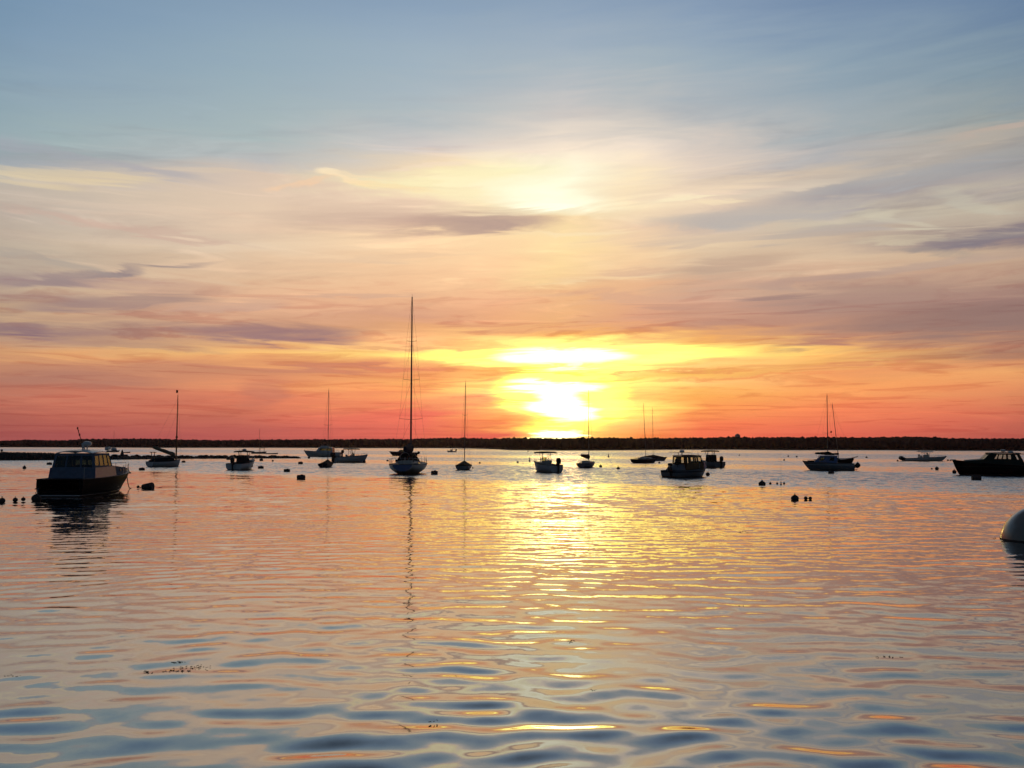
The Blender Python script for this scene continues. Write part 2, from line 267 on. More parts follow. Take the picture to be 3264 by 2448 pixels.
# ------------------------------------------------------------------ mesh helpers
class MB:
    def __init__(s): s.v = []; s.f = []
    def add(s, vs, fs):
        o = len(s.v); s.v += [tuple(v) for v in vs]; s.f += [tuple(i + o for i in f) for f in fs]; return s
    def box(s, c, d, rot=None, taper=1.0, bev=0.0):
        x, y, z = d[0] / 2, d[1] / 2, d[2] / 2
        if bev <= 0:
            vs = [Vector((a * x * (taper if e > 0 else 1), b * y * (taper if e > 0 else 1), e * z)) for e in (-1, 1) for a, b in ((-1, -1), (1, -1), (1, 1), (-1, 1))]
            fs = [(3, 2, 1, 0), (4, 5, 6, 7), (0, 1, 5, 4), (1, 2, 6, 5), (2, 3, 7, 6), (3, 0, 4, 7)]
        else:                                              # rounded-corner box: rings of an octagon
            vs = []; fs = []
            for e, ins in ((-z, bev), (-z + bev, 0), (z - bev, 0), (z, bev)):
                k = taper if e > 0 else 1
                xx, yy = (x - ins) * k, (y - ins) * k; c_ = min(bev, xx * .5, yy * .5)
                ring = [(-xx + c_, -yy), (xx - c_, -yy), (xx, -yy + c_), (xx, yy - c_), (xx - c_, yy), (-xx + c_, yy), (-xx, yy - c_), (-xx, -yy + c_)]
                vs += [Vector((a, b, e)) for a, b in ring]
            fs = [tuple(range(7, -1, -1)), tuple(range(24, 32))]
            for r_ in range(3):
                for i in range(8): fs.append((r_ * 8 + i, r_ * 8 + (i + 1) % 8, r_ * 8 + 8 + (i + 1) % 8, r_ * 8 + 8 + i))
        if rot: 
            q = Matrix.Rotation(rot[2], 3, 'Z') @ Matrix.Rotation(rot[1], 3, 'Y') @ Matrix.Rotation(rot[0], 3, 'X'); vs = [q @ v for v in vs]
        return s.add([v + Vector(c) for v in vs], fs)
    def tube(s, pts, r, n=8, r2=None, cap=True):
        pts = [Vector(p) for p in pts]; vs = []; fs = []; m_ = len(pts)
        up = None
        for i, p in enumerate(pts):
            d = (pts[min(i + 1, m_ - 1)] - pts[max(i - 1, 0)]).normalized()
            if up is None: up = Vector((0, 0, 1)) if abs(d.z) < .9 else Vector((1, 0, 0))
            a = d.cross(up).normalized(); b = a.cross(d).normalized(); up = b
            rr = r if r2 is None else r + (r2 - r) * i / (m_ - 1)
            vs += [p + a * rr * math.cos(2 * math.pi * k / n) + b * rr * math.sin(2 * math.pi * k / n) for k in range(n)]
        for i in range(m_ - 1):
            for k in range(n): fs.append((i * n + k, i * n + (k + 1) % n, (i + 1) * n + (k + 1) % n, (i + 1) * n + k))
        if cap: fs += [tuple(range(n - 1, -1, -1)), tuple(range((m_ - 1) * n, m_ * n))]
        return s.add(vs, fs)
    def lathe(s, prof, c=(0, 0, 0), n=16, axis='Z', sq=1.0):
        vs = []; fs = []
        for r_, h in prof:
            for k in range(n):
                a = 2 * math.pi * k / n; p = (r_ * math.cos(a), r_ * math.sin(a) * sq, h)
                if axis == 'X': p = (h, r_ * math.cos(a), r_ * math.sin(a) * sq)
                if axis == 'Y': p = (r_ * math.cos(a), h, r_ * math.sin(a) * sq)
                vs.append(Vector(p) + Vector(c))
        for i in range(len(prof) - 1):
            for k in range(n): fs.append((i * n + k, i * n + (k + 1) % n, (i + 1) * n + (k + 1) % n, (i + 1) * n + k))
        fs += [tuple(range(n - 1, -1, -1)), tuple(range((len(prof) - 1) * n, len(prof) * n))]
        return s.add(vs, fs)
    def ball(s, c, r, n=14, sz=1.0):
        k = n // 2
        return s.lathe([(max(.002, r * math.sin(math.pi * i / k)), -r * sz * math.cos(math.pi * i / k)) for i in range(k + 1)], c, n)
    def grid(s, rows, close=False):
        n = len(rows[0]); vs = [p for r_ in rows for p in r_]; fs = []
        for i in range(len(rows) - 1):
            for k in range(n - 1 + (1 if close else 0)): fs.append((i * n + k, i * n + (k + 1) % n, (i + 1) * n + (k + 1) % n, (i + 1) * n + k))
        return s.add(vs, fs)
    def slab(s, rows, th):
        """a curved sheet with thickness"""
        n = len(rows[0]); m_ = len(rows); top = [p for r_ in rows for p in r_]; bot = [Vector(p) - Vector((0, 0, th)) for p in top]
        fs = []; o = len(top)
        for i in range(m_ - 1):
            for k in range(n - 1):
                a, b, c, d = i * n + k, i * n + k + 1, (i + 1) * n + k + 1, (i + 1) * n + k
                fs += [(a, b, c, d), (o + d, o + c, o + b, o + a)]
        rim = list(range(n)) + [i * n + n - 1 for i in range(1, m_)] + [(m_ - 1) * n + k for k in range(n - 2, -1, -1)] + [i * n for i in range(m_ - 2, 0, -1)]
        for i in range(len(rim)): a, b = rim[i], rim[(i + 1) % len(rim)]; fs.append((b, a, o + a, o + b))
        return s.add(list(top) + bot, fs)
    def obj(s, name, mt, parent=None, smooth=True, ang=35):
        me = bpy.data.meshes.new(name); me.from_pydata([tuple(v) for v in s.v], [], s.f); me.update()
        me.materials.append(mt)
        o = bpy.data.objects.new(name, me); scene.collection.objects.link(o)
        if smooth:
            me.polygons.foreach_set('use_smooth', [True] * len(me.polygons))
            try: me.set_sharp_from_angle(angle=R(ang))
            except Exception: pass
        if parent is not None: o.parent = parent
        return o
def tag(o, label, cat, group=None, kind=None):
    if label: o['label'] = label
    if cat: o['category'] = cat
    if group: o['group'] = group
    if kind: o['kind'] = kind
    return o
def thing(name, loc, yaw, label, cat, group=None, roll=0.0):
    o = bpy.data.objects.new(name, None); scene.collection.objects.link(o)
    o.empty_display_size = .3; o.location = loc; o.rotation_euler = (roll, 0, yaw)
    return tag(o, label, cat, group)
# ------------------------------------------------------------------ water
def fast_mesh(name, co, faces4, mt, smooth=True):
    me = bpy.data.meshes.new(name)
    nv, nf = len(co), len(faces4)
    me.vertices.add(nv); me.vertices.foreach_set('co', co.astype(np.float32).ravel())
    me.loops.add(nf * 4); me.loops.foreach_set('vertex_index', faces4.astype(np.int32).ravel())
    me.polygons.add(nf); me.polygons.foreach_set('loop_start', np.arange(0, nf * 4, 4, dtype=np.int32))
    me.polygons.foreach_set('loop_total', np.full(nf, 4, dtype=np.int32))
    if smooth: me.polygons.foreach_set('use_smooth', np.ones(nf, dtype=bool))
    me.update(); me.validate(); me.materials.append(mt)
    o = bpy.data.objects.new(name, me); scene.collection.objects.link(o); return o
def quads(nr, nc):
    i = np.arange(nr - 1)[:, None] * nc + np.arange(nc - 1)[None, :]
    return np.stack([i, i + 1, i + nc + 1, i + nc], -1).reshape(-1, 4)

wm = bpy.data.materials.new('sea_water'); wm.use_nodes = True; nt = wm.node_tree; nt.nodes.clear()
geo = N('ShaderNodeNewGeometry'); sp = N('ShaderNodeSeparateXYZ'); L(geo.outputs['Position'], sp.inputs[0])
px_, py_, _z = sp.outputs
dist = math_('SQRT', math_('ADD', math_('MULTIPLY', px_, px_), math_('MULTIPLY', py_, py_)))
flat = combine(px_, py_, 0.0)
nb = noise(flat, 0.035, 4.0, 0.6, 0.5)                          # slow wobble of the wind-line edges
wob = math_('SUBTRACT', nb.outputs[0], 0.5)
nb2 = noise(combine(math_('MULTIPLY', px_, 0.006), math_('MULTIPLY', py_, 0.02), 0.0), 1.0, 5.0, 0.6, 0.8)
uu = math_('ADD', math_('ADD', py_, math_('MULTIPLY', px_, 0.62)), math_('MULTIPLY', wob, 22.0))
lg = math_('LOGARITHM', math_('MAXIMUM', uu, 5.0), 10.0)
# how ruffled the surface is, by distance along the wind line
rw = N('ShaderNodeValToRGB'); rw.color_ramp.interpolation = 'EASE'
lst = [(70, .0), (80, .0), (90, .72), (118, 1.0), (142, .90), (150, .22), (176, .25), (190, .85), (225, .95), (240, .35), (275, .35), (300, .9), (420, 1.0), (520, .45), (700, .5), (1000, .9)]
lo, hi = math.log10(50), math.log10(1200)
el = rw.color_ramp.elements
for i, (d_, v_) in enumerate(lst):
    p_ = (math.log10(d_) - lo) / (hi - lo)
    e_ = el[i] if i < 2 else el.new(p_)
    e_.position = p_; e_.color = (v_, v_, v_, 1)
L(mapr(lg, lo, hi, mode='LINEAR'), rw.inputs[0])
ruff = math_('MULTIPLY', rw.outputs[0], mapr(nb2.outputs[0], 0.25, 0.6, 0.6, 1.05))
ruff = math_('ADD', ruff, math_('MULTIPLY', mapr(nb.outputs[0], 0.58, 0.72), math_('MULTIPLY', mapr(dist, 25.0, 60.0), 0.12)), clamp=True)
# unresolved ripples as facet slopes (the large waves near the shore are real geometry)
s1 = noise(flat, 1.1, 3.0, 0.55, 0.3); s2 = noise(flat, 5.0, 3.0, 0.6, 0.2); s3 = noise(combine(math_('MULTIPLY', px_, 0.35), py_, 7.7), 0.45, 2.0, 0.5, 0.2)
def slope(nn, k):
    v = N('ShaderNodeVectorMath', operation='SUBTRACT'); L(nn.outputs['Color'], v.inputs[0]); v.inputs[1].default_value = (.5, .5, .5)
    w = N('ShaderNodeVectorMath', operation='SCALE'); L(v.outputs[0], w.inputs[0])
    if isinstance(k, (int, float)): w.inputs['Scale'].default_value = k
    else: L(k, w.inputs['Scale'])
    return w.outputs[0]
def vadd(a, b):
    v = N('ShaderNodeVectorMath', operation='ADD'); L(a, v.inputs[0]); L(b, v.inputs[1]); return v.outputs[0]
far = mapr(dist, 26.0, 55.0)
k1 = math_('MULTIPLY', far, 0.20)
k1 = math_('ADD', k1, math_('MULTIPLY', ruff, 0.55))
k2 = math_('ADD', mapr(dist, 8.0, 40.0, 0.035, 0.10), math_('MULTIPLY', ruff, 0.70))
k3 = math_('MULTIPLY', far, 0.10)
sl = vadd(vadd(slope(s1, k1), slope(s2, k2)), slope(s3, k3))
ssp = N('ShaderNodeSeparateXYZ'); L(sl, ssp.inputs[0])
lift = math_('ADD', math_('MULTIPLY', ruff, 0.11), math_('MULTIPLY', far, 0.028))   # at a low angle one sees the near faces of the ripples
slv = combine(math_('MULTIPLY', ssp.outputs[0], 0.75), math_('ADD', ssp.outputs[1], lift), 0.0)
nrm = N('ShaderNodeVectorMath', operation='SUBTRACT'); L(geo.outputs['Normal'], nrm.inputs[0]); L(slv, nrm.inputs[1])
nn_ = N('ShaderNodeVectorMath', operation='NORMALIZE'); L(nrm.outputs[0], nn_.inputs[0])
fr = N('ShaderNodeFresnel'); fr.inputs[0].default_value = 1.36; L(nn_.outputs[0], fr.inputs['Normal'])
fac = math_('MULTIPLY', math_('POWER', fr.outputs[0], 0.50), 1.0)
gl = N('ShaderNodeBsdfGlossy'); gl.inputs['Roughness'].default_value = 0.03; gl.inputs[0].default_value = (1, 1, 1, 1); L(nn_.outputs[0], gl.inputs['Normal'])
L(math_('ADD', 0.045, math_('MULTIPLY', ruff, 0.12)), gl.inputs['Roughness'])
df = N('ShaderNodeBsdfDiffuse'); df.inputs[0].default_value = (.022, .036, .045, 1)
mx = N('ShaderNodeMixShader'); L(fac, mx.inputs[0]); L(df.outputs[0], mx.inputs[1]); L(gl.outputs[0], mx.inputs[2])
wo = N('ShaderNodeOutputMaterial'); L(mx.outputs[0], wo.inputs[0])

# rings of the sheet follow the resolution needed at each distance
p_ = np.concatenate([np.geomspace(2400, 430, 60, endpoint=False), np.arange(430, 60, -0.33), np.geomspace(60, 1.2, 220)])
rr = CAMH * 965.0 / p_
th = np.radians(np.arange(-60, 60.01, 0.14))
RR, TH = np.meshgrid(rr, th, indexing='ij')
WX, WY = RR * np.sin(TH), RR * np.cos(TH)
cell = np.gradient(rr)[:, None] * np.ones_like(TH)
cellx = RR * math.radians(0.14)
rg = np.random.RandomState(11)
Hh = np.zeros_like(WX)
ncomp = 110
lam = np.exp(rg.uniform(math.log(0.26), math.log(3.4), ncomp))
ang = rg.normal(0, 0.46, ncomp) + math.pi / 2 + 0.05
ph = rg.uniform(0, 2 * math.pi, ncomp)
RMS = 0.045
wgt = np.exp(-((np.log(lam) - math.log(0.85)) / 0.72) ** 2)
aslope = wgt / math.sqrt((wgt ** 2).sum() / 2) * RMS
dx = WX + 0.35 * np.sin(WY * 0.31 + 1.0) ; dy = WY + 0.30 * np.sin(WX * 0.27)
for l_, a_, f_, s_ in zip(lam, ang, ph, aslope):
    k_ = 2 * math.pi / l_
    fade = np.clip((l_ / np.maximum(cell, cellx) - 2.5) / 3.0, 0, 1) * np.clip((75 - RR) / 55, 0, 1)
    Hh += fade * (s_ / k_) * np.sin(k_ * (dx * math.cos(a_) + dy * math.sin(a_)) + f_)
# gentle gusts: some patches steeper, some glassy
patch = 1.0 + 0.35 * np.sin(WX * 0.23 + 1.3 * np.sin(WY * 0.11)) * np.sin(WY * 0.19 + 0.8 * np.sin(WX * 0.17))
Hh *= patch * (0.60 + 0.36 * np.clip((14.0 - RR) / 4.5, 0, 1))
water = fast_mesh('water', np.stack([WX, WY, Hh], -1).reshape(-1, 3), quads(*RR.shape), wm)
tag(water, None, None, kind='structure')

# ------------------------------------------------------------------ land
def terrain_mat(name, c1, c2, scale):
    mt = bpy.data.materials.new(name); mt.use_nodes = True; t = mt.node_tree; b = t.nodes['Principled BSDF']
    tcn = t.nodes.new('ShaderNodeTexCoord'); nz = t.nodes.new('ShaderNodeTexNoise'); nz.inputs['Scale'].default_value = scale; nz.inputs['Detail'].default_value = 8
    rp = t.nodes.new('ShaderNodeValToRGB'); rp.color_ramp.elements[0].position = .35; rp.color_ramp.elements[1].position = .65
    rp.color_ramp.elements[0].color = (*c1, 1); rp.color_ramp.elements[1].color = (*c2, 1)
    t.links.new(tcn.outputs['Object'], nz.inputs['Vector']); t.links.new(nz.outputs[0], rp.inputs[0]); t.links.new(rp.outputs[0], b.inputs['Base Color'])
    b.inputs['Roughness'].default_value = .95; b.inputs['Specular IOR Level'].default_value = .1
    return mt
leaf = terrain_mat('tree_foliage', (.018, .019, .018), (.034, .033, .030), .15)
soil = terrain_mat('shore_soil', (.06, .055, .04), (.11, .10, .075), .05)
rockm = terrain_mat('weedy_rock', (.035, .033, .028), (.085, .078, .065), .9)
sandm = terrain_mat('beach_sand', (.30, .26, .20), (.42, .36, .28), .4)

# far shore: waterline and tree line read along the bay (x, waterline y, skyline y)
prof = [(-900,1424,1398),(-300,1425,1402),(0,1425.5,1406),(90,1425.5,1403),(200,1426,1405),(255,1426,1401),(340,1426,1398.5),(420,1426.5,1397),(500,1427,1399),(600,1427,1403),
 (700,1427,1404),(800,1427,1402),(900,1427,1401),(1000,1427.5,1399.5),(1080,1428,1400),(1180,1428,1398),(1300,1428,1399),(1370,1428,1395),(1460,1428.5,1394),(1500,1429,1394.5),(1560,1430,1397),
 (1632,1434,1397.5),(1700,1434.5,1399),(1790,1435,1399.5),(1880,1435,1397),(1960,1434.5,1396),(2040,1434,1397.5),(2120,1433,1395.5),(2200,1433,1394.5),(2300,1433,1391.5),(2340,1433,1390),
 (2400,1433.5,1394),(2500,1434.5,1392),(2620,1434.5,1391),(2760,1434.5,1393),(2860,1435,1390.5),(2950,1436,1390.5),(3020,1436.5,1396),(3100,1436.5,1397),(3264,1437,1398),(3600,1438,1399),(4300,1438,1400)]
pxs = np.arange(-900, 4300, 4.0)
ybs = np.interp(pxs, [q[0] for q in prof], [q[1] for q in prof]); yts = np.interp(pxs, [q[0] for q in prof], [q[2] for q in prof])
def shore_at(x):
    yb = float(np.interp(x, pxs, ybs)); yt = float(np.interp(x, pxs, yts))
    g = at(x, yb); d = math.hypot(g.x, g.y); a_, t_ = az_t(x, yt)
    return a_, d, CAMH + t_ * (d + 90)                       # bearing, distance, height of the tree tops 90 m inland
offs = [-6, 0, 2.5, 8, 30, 70, 110, 260, 700]
rows = []
for x in pxs[::3]:
    a_, d, ht = shore_at(x)
    gh = max(ht - 7.5, 1.5)
    hs = [-.8, -.05, .5, 1.2, 1.2 + (gh - 1.2) * .3, 1.2 + (gh - 1.2) * .8, gh, gh * .8, .5]
    rows.append([Vector((math.sin(a_) * (d + o_), math.cos(a_) * (d + o_), h_)) for o_, h_ in zip(offs, hs)])
land = MB().grid(rows); lo_ = land.obj('far_shore_land', soil); tag(lo_, None, None, kind='structure')

rg = np.random.RandomState(5)
import bmesh
_b = bmesh.new(); bmesh.ops.create_icosphere(_b, subdivisions=2, radius=1.0)
ico_v = np.array([v.co[:] for v in _b.verts]); ico_f = np.array([[v.index for v in f.verts] for f in _b.faces]); _b.free()
allv = []; allf = []; off = 0
for x in np.arange(-850, 4250, 2.0):
    a_, d, ht = shore_at(x + rg.uniform(-3, 3)); gh = max(ht - 7.5, 1.5)
    for o_ in (rg.uniform(5, 20), rg.uniform(20, 60), rg.uniform(60, 92), rg.uniform(84, 118)):
        g = float(np.interp(o_, offs, [-.8, -.05, .5, 1.2, 1.2 + (gh - 1.2) * .3, 1.2 + (gh - 1.2) * .8, gh, gh * .8, .5]))
        top = min(g + rg.uniform(5.5, 7.6), ht + rg.uniform(-1.3, .2) + (rg.rand() < .03) * rg.uniform(.3, 1.3))
        top = max(top, g + 3.0); hgt = top - g
        wd = rg.uniform(1.8, 3.6) * (hgt / 7) ** .5
        r_ = d + o_; cx_, cy_ = math.sin(a_) * r_, math.cos(a_) * r_
        v = ico_v * np.array([wd, wd, hgt * .5]) * (1 + rg.uniform(-.24, .22, (len(ico_v), 1)))
        if rg.rand() < .2: v[:, :2] *= np.clip(1.15 - (v[:, 2:3] + hgt * .5) / hgt, .12, 1)   # pointed conifers
        v += np.array([cx_, cy_, g + hgt * .52]); allv.append(v); allf.append(ico_f + off); off += len(ico_v)
allv = np.concatenate(allv); allf = np.concatenate(allf)
me = bpy.data.meshes.new('far_shore_woods'); me.vertices.add(len(allv)); me.vertices.foreach_set('co', allv.astype(np.float32).ravel())
me.loops.add(len(allf) * 3); me.loops.foreach_set('vertex_index', allf.astype(np.int32).ravel()); me.polygons.add(len(allf))
me.polygons.foreach_set('loop_start', np.arange(0, len(allf) * 3, 3, dtype=np.int32)); me.polygons.foreach_set('loop_total', np.full(len(allf), 3, dtype=np.int32)); me.update()
me.polygons.foreach_set('use_smooth', np.ones(len(allf), dtype=bool)); me.materials.append(leaf); woods = bpy.data.objects.new('far_shore_woods', me); scene.collection.objects.link(woods)
tag(woods, 'long low band of dark trees along the far side of the bay', 'woods', kind='stuff')

# pale beach under the headland, and the flat sandbar running off its left end
def strip(name, pts, mt, wid, hgt):
    rows = []
    for (x, y) in pts:
        g = at(x, y); n_ = Vector((g.x, g.y, 0)).normalized()
        rows.append([g + n_ * o_ + Vector((0, 0, z_)) for o_, z_ in ((-.5 * wid, -.3), (-.25 * wid, hgt * .5), (0.1 * wid, hgt), (.7 * wid, hgt), (wid, -.3))])
    return tag(MB().grid(rows).obj(name, mt), None, None, kind='structure')
strip('beach', [(x, 1434.8 + .0 * x) for x in range(1720, 1905, 12)], sandm, 14, .55)
strip('sandbar', [(x, 1432.0) for x in range(1440, 1640, 12)], rockm, 16, .22)

# the low spit of ground at the left, thinning to a line of rocks
sp_ = [(-500,1470,1438),(-200,1468.5,1440),(0,1467.5,1441),(80,1467.5,1442),(160,1467,1443.5),(240,1466.5,1448),(300,1466,1452),(380,1465.5,1453.5),(480,1463.5,1456),(600,1462.5,1456),(700,1462,1455),(800,1461.5,1455.5),(880,1461.5,1456),(930,1461.3,1459),(956,1461.2,1460.8)]
rows = []
rs = np.random.RandomState(3)
for x in np.arange(-500, 957, 3.0):
    yb = np.interp(x, [q[0] for q in sp_], [q[1] for q in sp_]); yt = np.interp(x, [q[0] for q in sp_], [q[2] for q in sp_])
    g = at(x, yb); d = math.hypot(g.x, g.y); h_ = max(.06, CAMH + az_t(x, yt)[1] * (d + 4)); n_ = Vector((g.x, g.y, 0)).normalized()
    j = lambda s_: rs.uniform(-s_, s_)
    rows.append([g + n_ * (o_ + j(.35)) + Vector((0, 0, z_)) for o_, z_ in ((-1.5, -.3), (0, .06), (1.2, h_ * .45 + j(.06)), (3.2, h_ * .9 + j(.10)), (5.5, h_ + j(.10)), (10, h_ * .8 + j(.08)), (16, -.3))])
tag(MB().grid(rows).obj('rocky_spit', rockm, smooth=False), None, None, kind='structure')
rk = np.random.RandomState(9)
mbr = MB()
for i in range(230):
    x = rk.uniform(300, 950) if i % 3 else rk.uniform(560, 955)
    yb = np.interp(x, [q[0] for q in sp_], [q[1] for q in sp_]); yt = np.interp(x, [q[0] for q in sp_], [q[2] for q in sp_])
    g = at(x, yb); n_ = Vector((g.x, g.y, 0)).normalized(); o_ = rk.uniform(0, 9); d = math.hypot(g.x, g.y)
    h_ = max(.1, CAMH + az_t(x, yt)[1] * (d + 4)) * .8
    s_ = rk.uniform(.25, .8); v = ico_v * np.array([s_, s_, s_ * .62]) * (1 + rk.uniform(-.3, .25, (len(ico_v), 1)))
    p0 = g + n_ * o_
    mbr.add([Vector(q) + Vector((p0.x, p0.y, h_ * min(1, o_ / 4) - .05)) for q in v], [tuple(f) for f in ico_f])
tag(mbr.obj('spit_rocks', rockm, smooth=False), 'weedy boulders heaped along the low spit behind the sailboats', 'rocks', kind='stuff')

# domed building standing above the trees of the far shore
a_, d, ht = shore_at(2351); dd = d + 70
base = Vector((math.sin(a_) * dd, math.cos(a_) * dd, 0)); zt = CAMH + az_t(2351, 1382.5)[1] * dd
t = thing('domed_building', base, 0, 'small round building with a dome and finial above the far trees', 'building')
rD = 8.2 / FPX * dd
MB().lathe([(rD * 1.0, 0), (rD * 1.0, zt - rD * 1.0)], n=24).obj('drum_wall', M['grey'], t)
MB().lathe([(rD * 1.06, zt - rD * 1.0)] + [(rD * 1.04 * math.cos(k * math.pi / 16), zt - rD + rD * .95 * math.sin(k * math.pi / 16)) for k in range(8)] + [(.05, zt)], n=24).obj('dome', M['grey'], t)
MB().lathe([(.22, zt - .1), (.25, zt + .2), (.06, zt + .3), (.04, zt + .9)], n=8).obj('finial', M['metal'], t)

# day marker on the spit, post at its left end
g = at(389, 1460.5); t = thing('day_marker', g, 0, 'dark cone-shaped day marker on the low rocky spit', 'marker')
MB().lathe([(.50, .3), (.42, .8), (.16, 1.7), (.05, 1.95)], n=12).obj('cone', M['foul'], t); MB().lathe([(.55, -.1), (.55, .34)], n=12).obj('base', M['rust'], t)
g = at(4, 1462); t = thing('marker_post', g, 0, 'upright post on the spit at the far left edge', 'post')
MB().tube([(0, 0, 0), (.05, 0, 2.0)], .14, r2=.1).obj('pole', M['wood'], t); MB().box((.04, 0, 1.75), (.5, .06, .45), bev=.02).obj('board', M['grey'], t)
# ------------------------------------------------------------------ boats
class Hull:
    """a lofted hull; x runs from the stern (-L/2) to the bow (+L/2), z = 0 is the waterline"""
    def __init__(s, L_, B, hb, hs, rake=.9, draft=.35, tr=.86, sail=False, up=0.0, qs=2.6, mid=.42, tum=0.0, trake=0.0):
        s.L, s.B, s.hb, s.hs, s.rake, s.dr, s.tr, s.sail, s.up, s.qs, s.mid, s.tum, s.trake = L_, B, hb, hs, rake, draft, tr, sail, up, qs, mid, tum, trake
    def beam(s, t):
        if t < s.mid: return s.B / 2 * (s.tr + (1 - s.tr) * math.sin(math.pi / 2 * t / s.mid))
        return s.B / 2 * max(0.012, 1 - ((t - s.mid) / (1 - s.mid)) ** (1.9 if s.sail else 2.4))
    def sheer(s, t):
        if s.sail: return s.hs + (s.hb - s.hs) * t ** 1.5 - .10 * math.sin(math.pi * t) * s.hs
        return s.hs + (s.hb - s.hs) * t ** 2
    def keel(s, t):
        if s.sail: return -s.dr * math.sin(math.pi * min(1, max(0, .08 + .9 * t))) + s.up * (1 - t) ** 4 - .02
        return -s.dr * (1 - t ** 5) - .02
    def pt(s, t, q, side=1, inset=0.0):
        k, h = s.keel(t), s.sheer(t); z = k + (h - k) * q ** 1.25
        n_ = s.qs * (1 - t) + 1.15 * t
        y = (s.beam(t) - inset) * (1 - (1 - q) ** n_) * (1 - s.tum * q * q * (1 - t))
        x = -s.L / 2 + t * (s.L - s.rake) + s.rake * (t ** 3) * q ** .9 - s.trake * (1 - t) ** 6 * q
        return Vector((x, side * y, z))
    def q_of(s, t, z):
        k, h = s.keel(t), s.sheer(t); return max(0.0, min(1.0, (z - k) / (h - k))) ** .8
    def shell(s, n=16, m_=10):
        b = MB(); rows = []
        for i in range(n + 1):
            t = i / n
            rows.append([s.pt(t, 1 - j / m_, -1) for j in range(m_)] + [s.pt(t, j / m_, 1) for j in range(m_ + 1)])
        b.grid(rows); b.add(rows[0], [tuple(range(len(rows[0])))]); return b
    def deck_mesh(s, t0=0.0, t1=1.0, dz=-.04, crown=.05, n=14):
        b = MB(); rows = []
        for i in range(n + 1):
            t = t0 + (t1 - t0) * i / n; p = s.pt(t, 1, 1); h = s.sheer(t) + dz; w = max(.01, s.beam(t) * (1 - s.tum * (1 - t)) - .02)
            rows.append([Vector((p.x, w * k, h + crown * (1 - k * k))) for k in (-1, -.6, -.2, .2, .6, 1)])
        return b.grid(rows)
    def well(s, t0, t1, floor, wall=.16):
        """gunwale, inner sides and sole of an open cockpit"""
        b = MB(); n = 12; rows = []
        for i in range(n + 1):
            t = t0 + (t1 - t0) * i / n; p = s.pt(t, 1, 1); h = s.sheer(t); w = max(.03, s.beam(t) * (1 - s.tum * (1 - t))); wi = max(.01, w - wall)
            rows.append([Vector((p.x, y, z)) for y, z in ((-w + .005, h + .005), (-wi, h + .01), (-wi, floor), (wi, floor), (wi, h + .01), (w - .005, h + .005))])
        b.grid(rows)
        for k in (0, -1):
            r_ = rows[k]; b.add([r_[1], r_[2], r_[3], r_[4]], [(0, 1, 2, 3)])
        return b
    def band(s, z0, z1, off=.008, n=20, t0=0.0):
        b = MB()
        for side in (-1, 1):
            rows = []
            for i in range(n + 1):
                t = t0 + (1 - t0) * i / n; r_ = []
                for z in (z0, z1):
                    p = s.pt(t, s.q_of(t, z), side); p.y += side * off; p.x += off * t; r_.append(p)
                rows.append(r_)
            b.grid(rows)
        if t0 == 0:
            a_, c_ = [s.pt(0, s.q_of(0, z), 1) for z in (z0, z1)]
            b.add([(a_.x - off, -a_.y - off, a_.z), (a_.x - off, a_.y + off, a_.z), (c_.x - off, c_.y + off, c_.z), (c_.x - off, -c_.y - off, c_.z)], [(0, 1, 2, 3)])
        return b
    def rub(s, r=.025, dz=0.0, n=22):
        b = MB()
        for side in (-1, 1): b.tube([s.pt(i / n, 1, side) + Vector((0, side * r * .5, dz)) for i in range(n + 1)], r, 6)
        a_ = s.pt(0, 1, 1); b.tube([(a_.x - r * .5, -a_.y, a_.z + dz), (a_.x - r * .5, a_.y, a_.z + dz)], r, 6)
        return b
def hull_parts(H, t, mhull, stripe=None, bottom='red', deck=True, rubm='rubber'):
    h_ = H.shell().obj('hull', M[mhull], t)
    H.rub().obj('rub_rail', M[rubm], t)
    if bottom: H.band(-.12, .07).obj('waterline_stripe', M[bottom], h_)
    if stripe: H.band(stripe[1], stripe[2]).obj('hull_stripe', M[stripe[0]], h_)
    if deck: H.deck_mesh().obj('deck', M['deck'], t)
    return h_

def panel(quad, holes, th=.04):
    """a flat wall with window openings, and its panes"""
    a, b, c, d = [Vector(q) for q in quad]; us = sorted({0, 1} | {h[0] for h in holes} | {h[2] for h in holes}); vs_ = sorted({0, 1} | {h[1] for h in holes} | {h[3] for h in holes})
    P = lambda u, v: (a * (1 - u) + b * u) * (1 - v) + (d * (1 - u) + c * u) * v
    nrm_ = (b - a).cross(d - a).normalized() * th / 2
    w = MB(); panes = []
    for i in range(len(us) - 1):
        for j in range(len(vs_) - 1):
            u, v = (us[i] + us[i + 1]) / 2, (vs_[j] + vs_[j + 1]) / 2
            if any(h[0] < u < h[2] and h[1] < v < h[3] for h in holes): continue
            q = [P(us[i], vs_[j]), P(us[i + 1], vs_[j]), P(us[i + 1], vs_[j + 1]), P(us[i], vs_[j + 1])]
            w.add([p - nrm_ for p in q] + [p + nrm_ for p in q], [(3, 2, 1, 0), (4, 5, 6, 7), (0, 1, 5, 4), (1, 2, 6, 5), (2, 3, 7, 6), (3, 0, 4, 7)])
    for h in holes:
        q = [P(h[0], h[1]), P(h[2], h[1]), P(h[2], h[3]), P(h[0], h[3])]
        panes.append(MB().add([p - nrm_ * .2 for p in q] + [p + nrm_ * .2 for p in q], [(3, 2, 1, 0), (4, 5, 6, 7), (0, 1, 5, 4), (1, 2, 6, 5), (2, 3, 7, 6), (3, 0, 4, 7)]))
    return w, panes
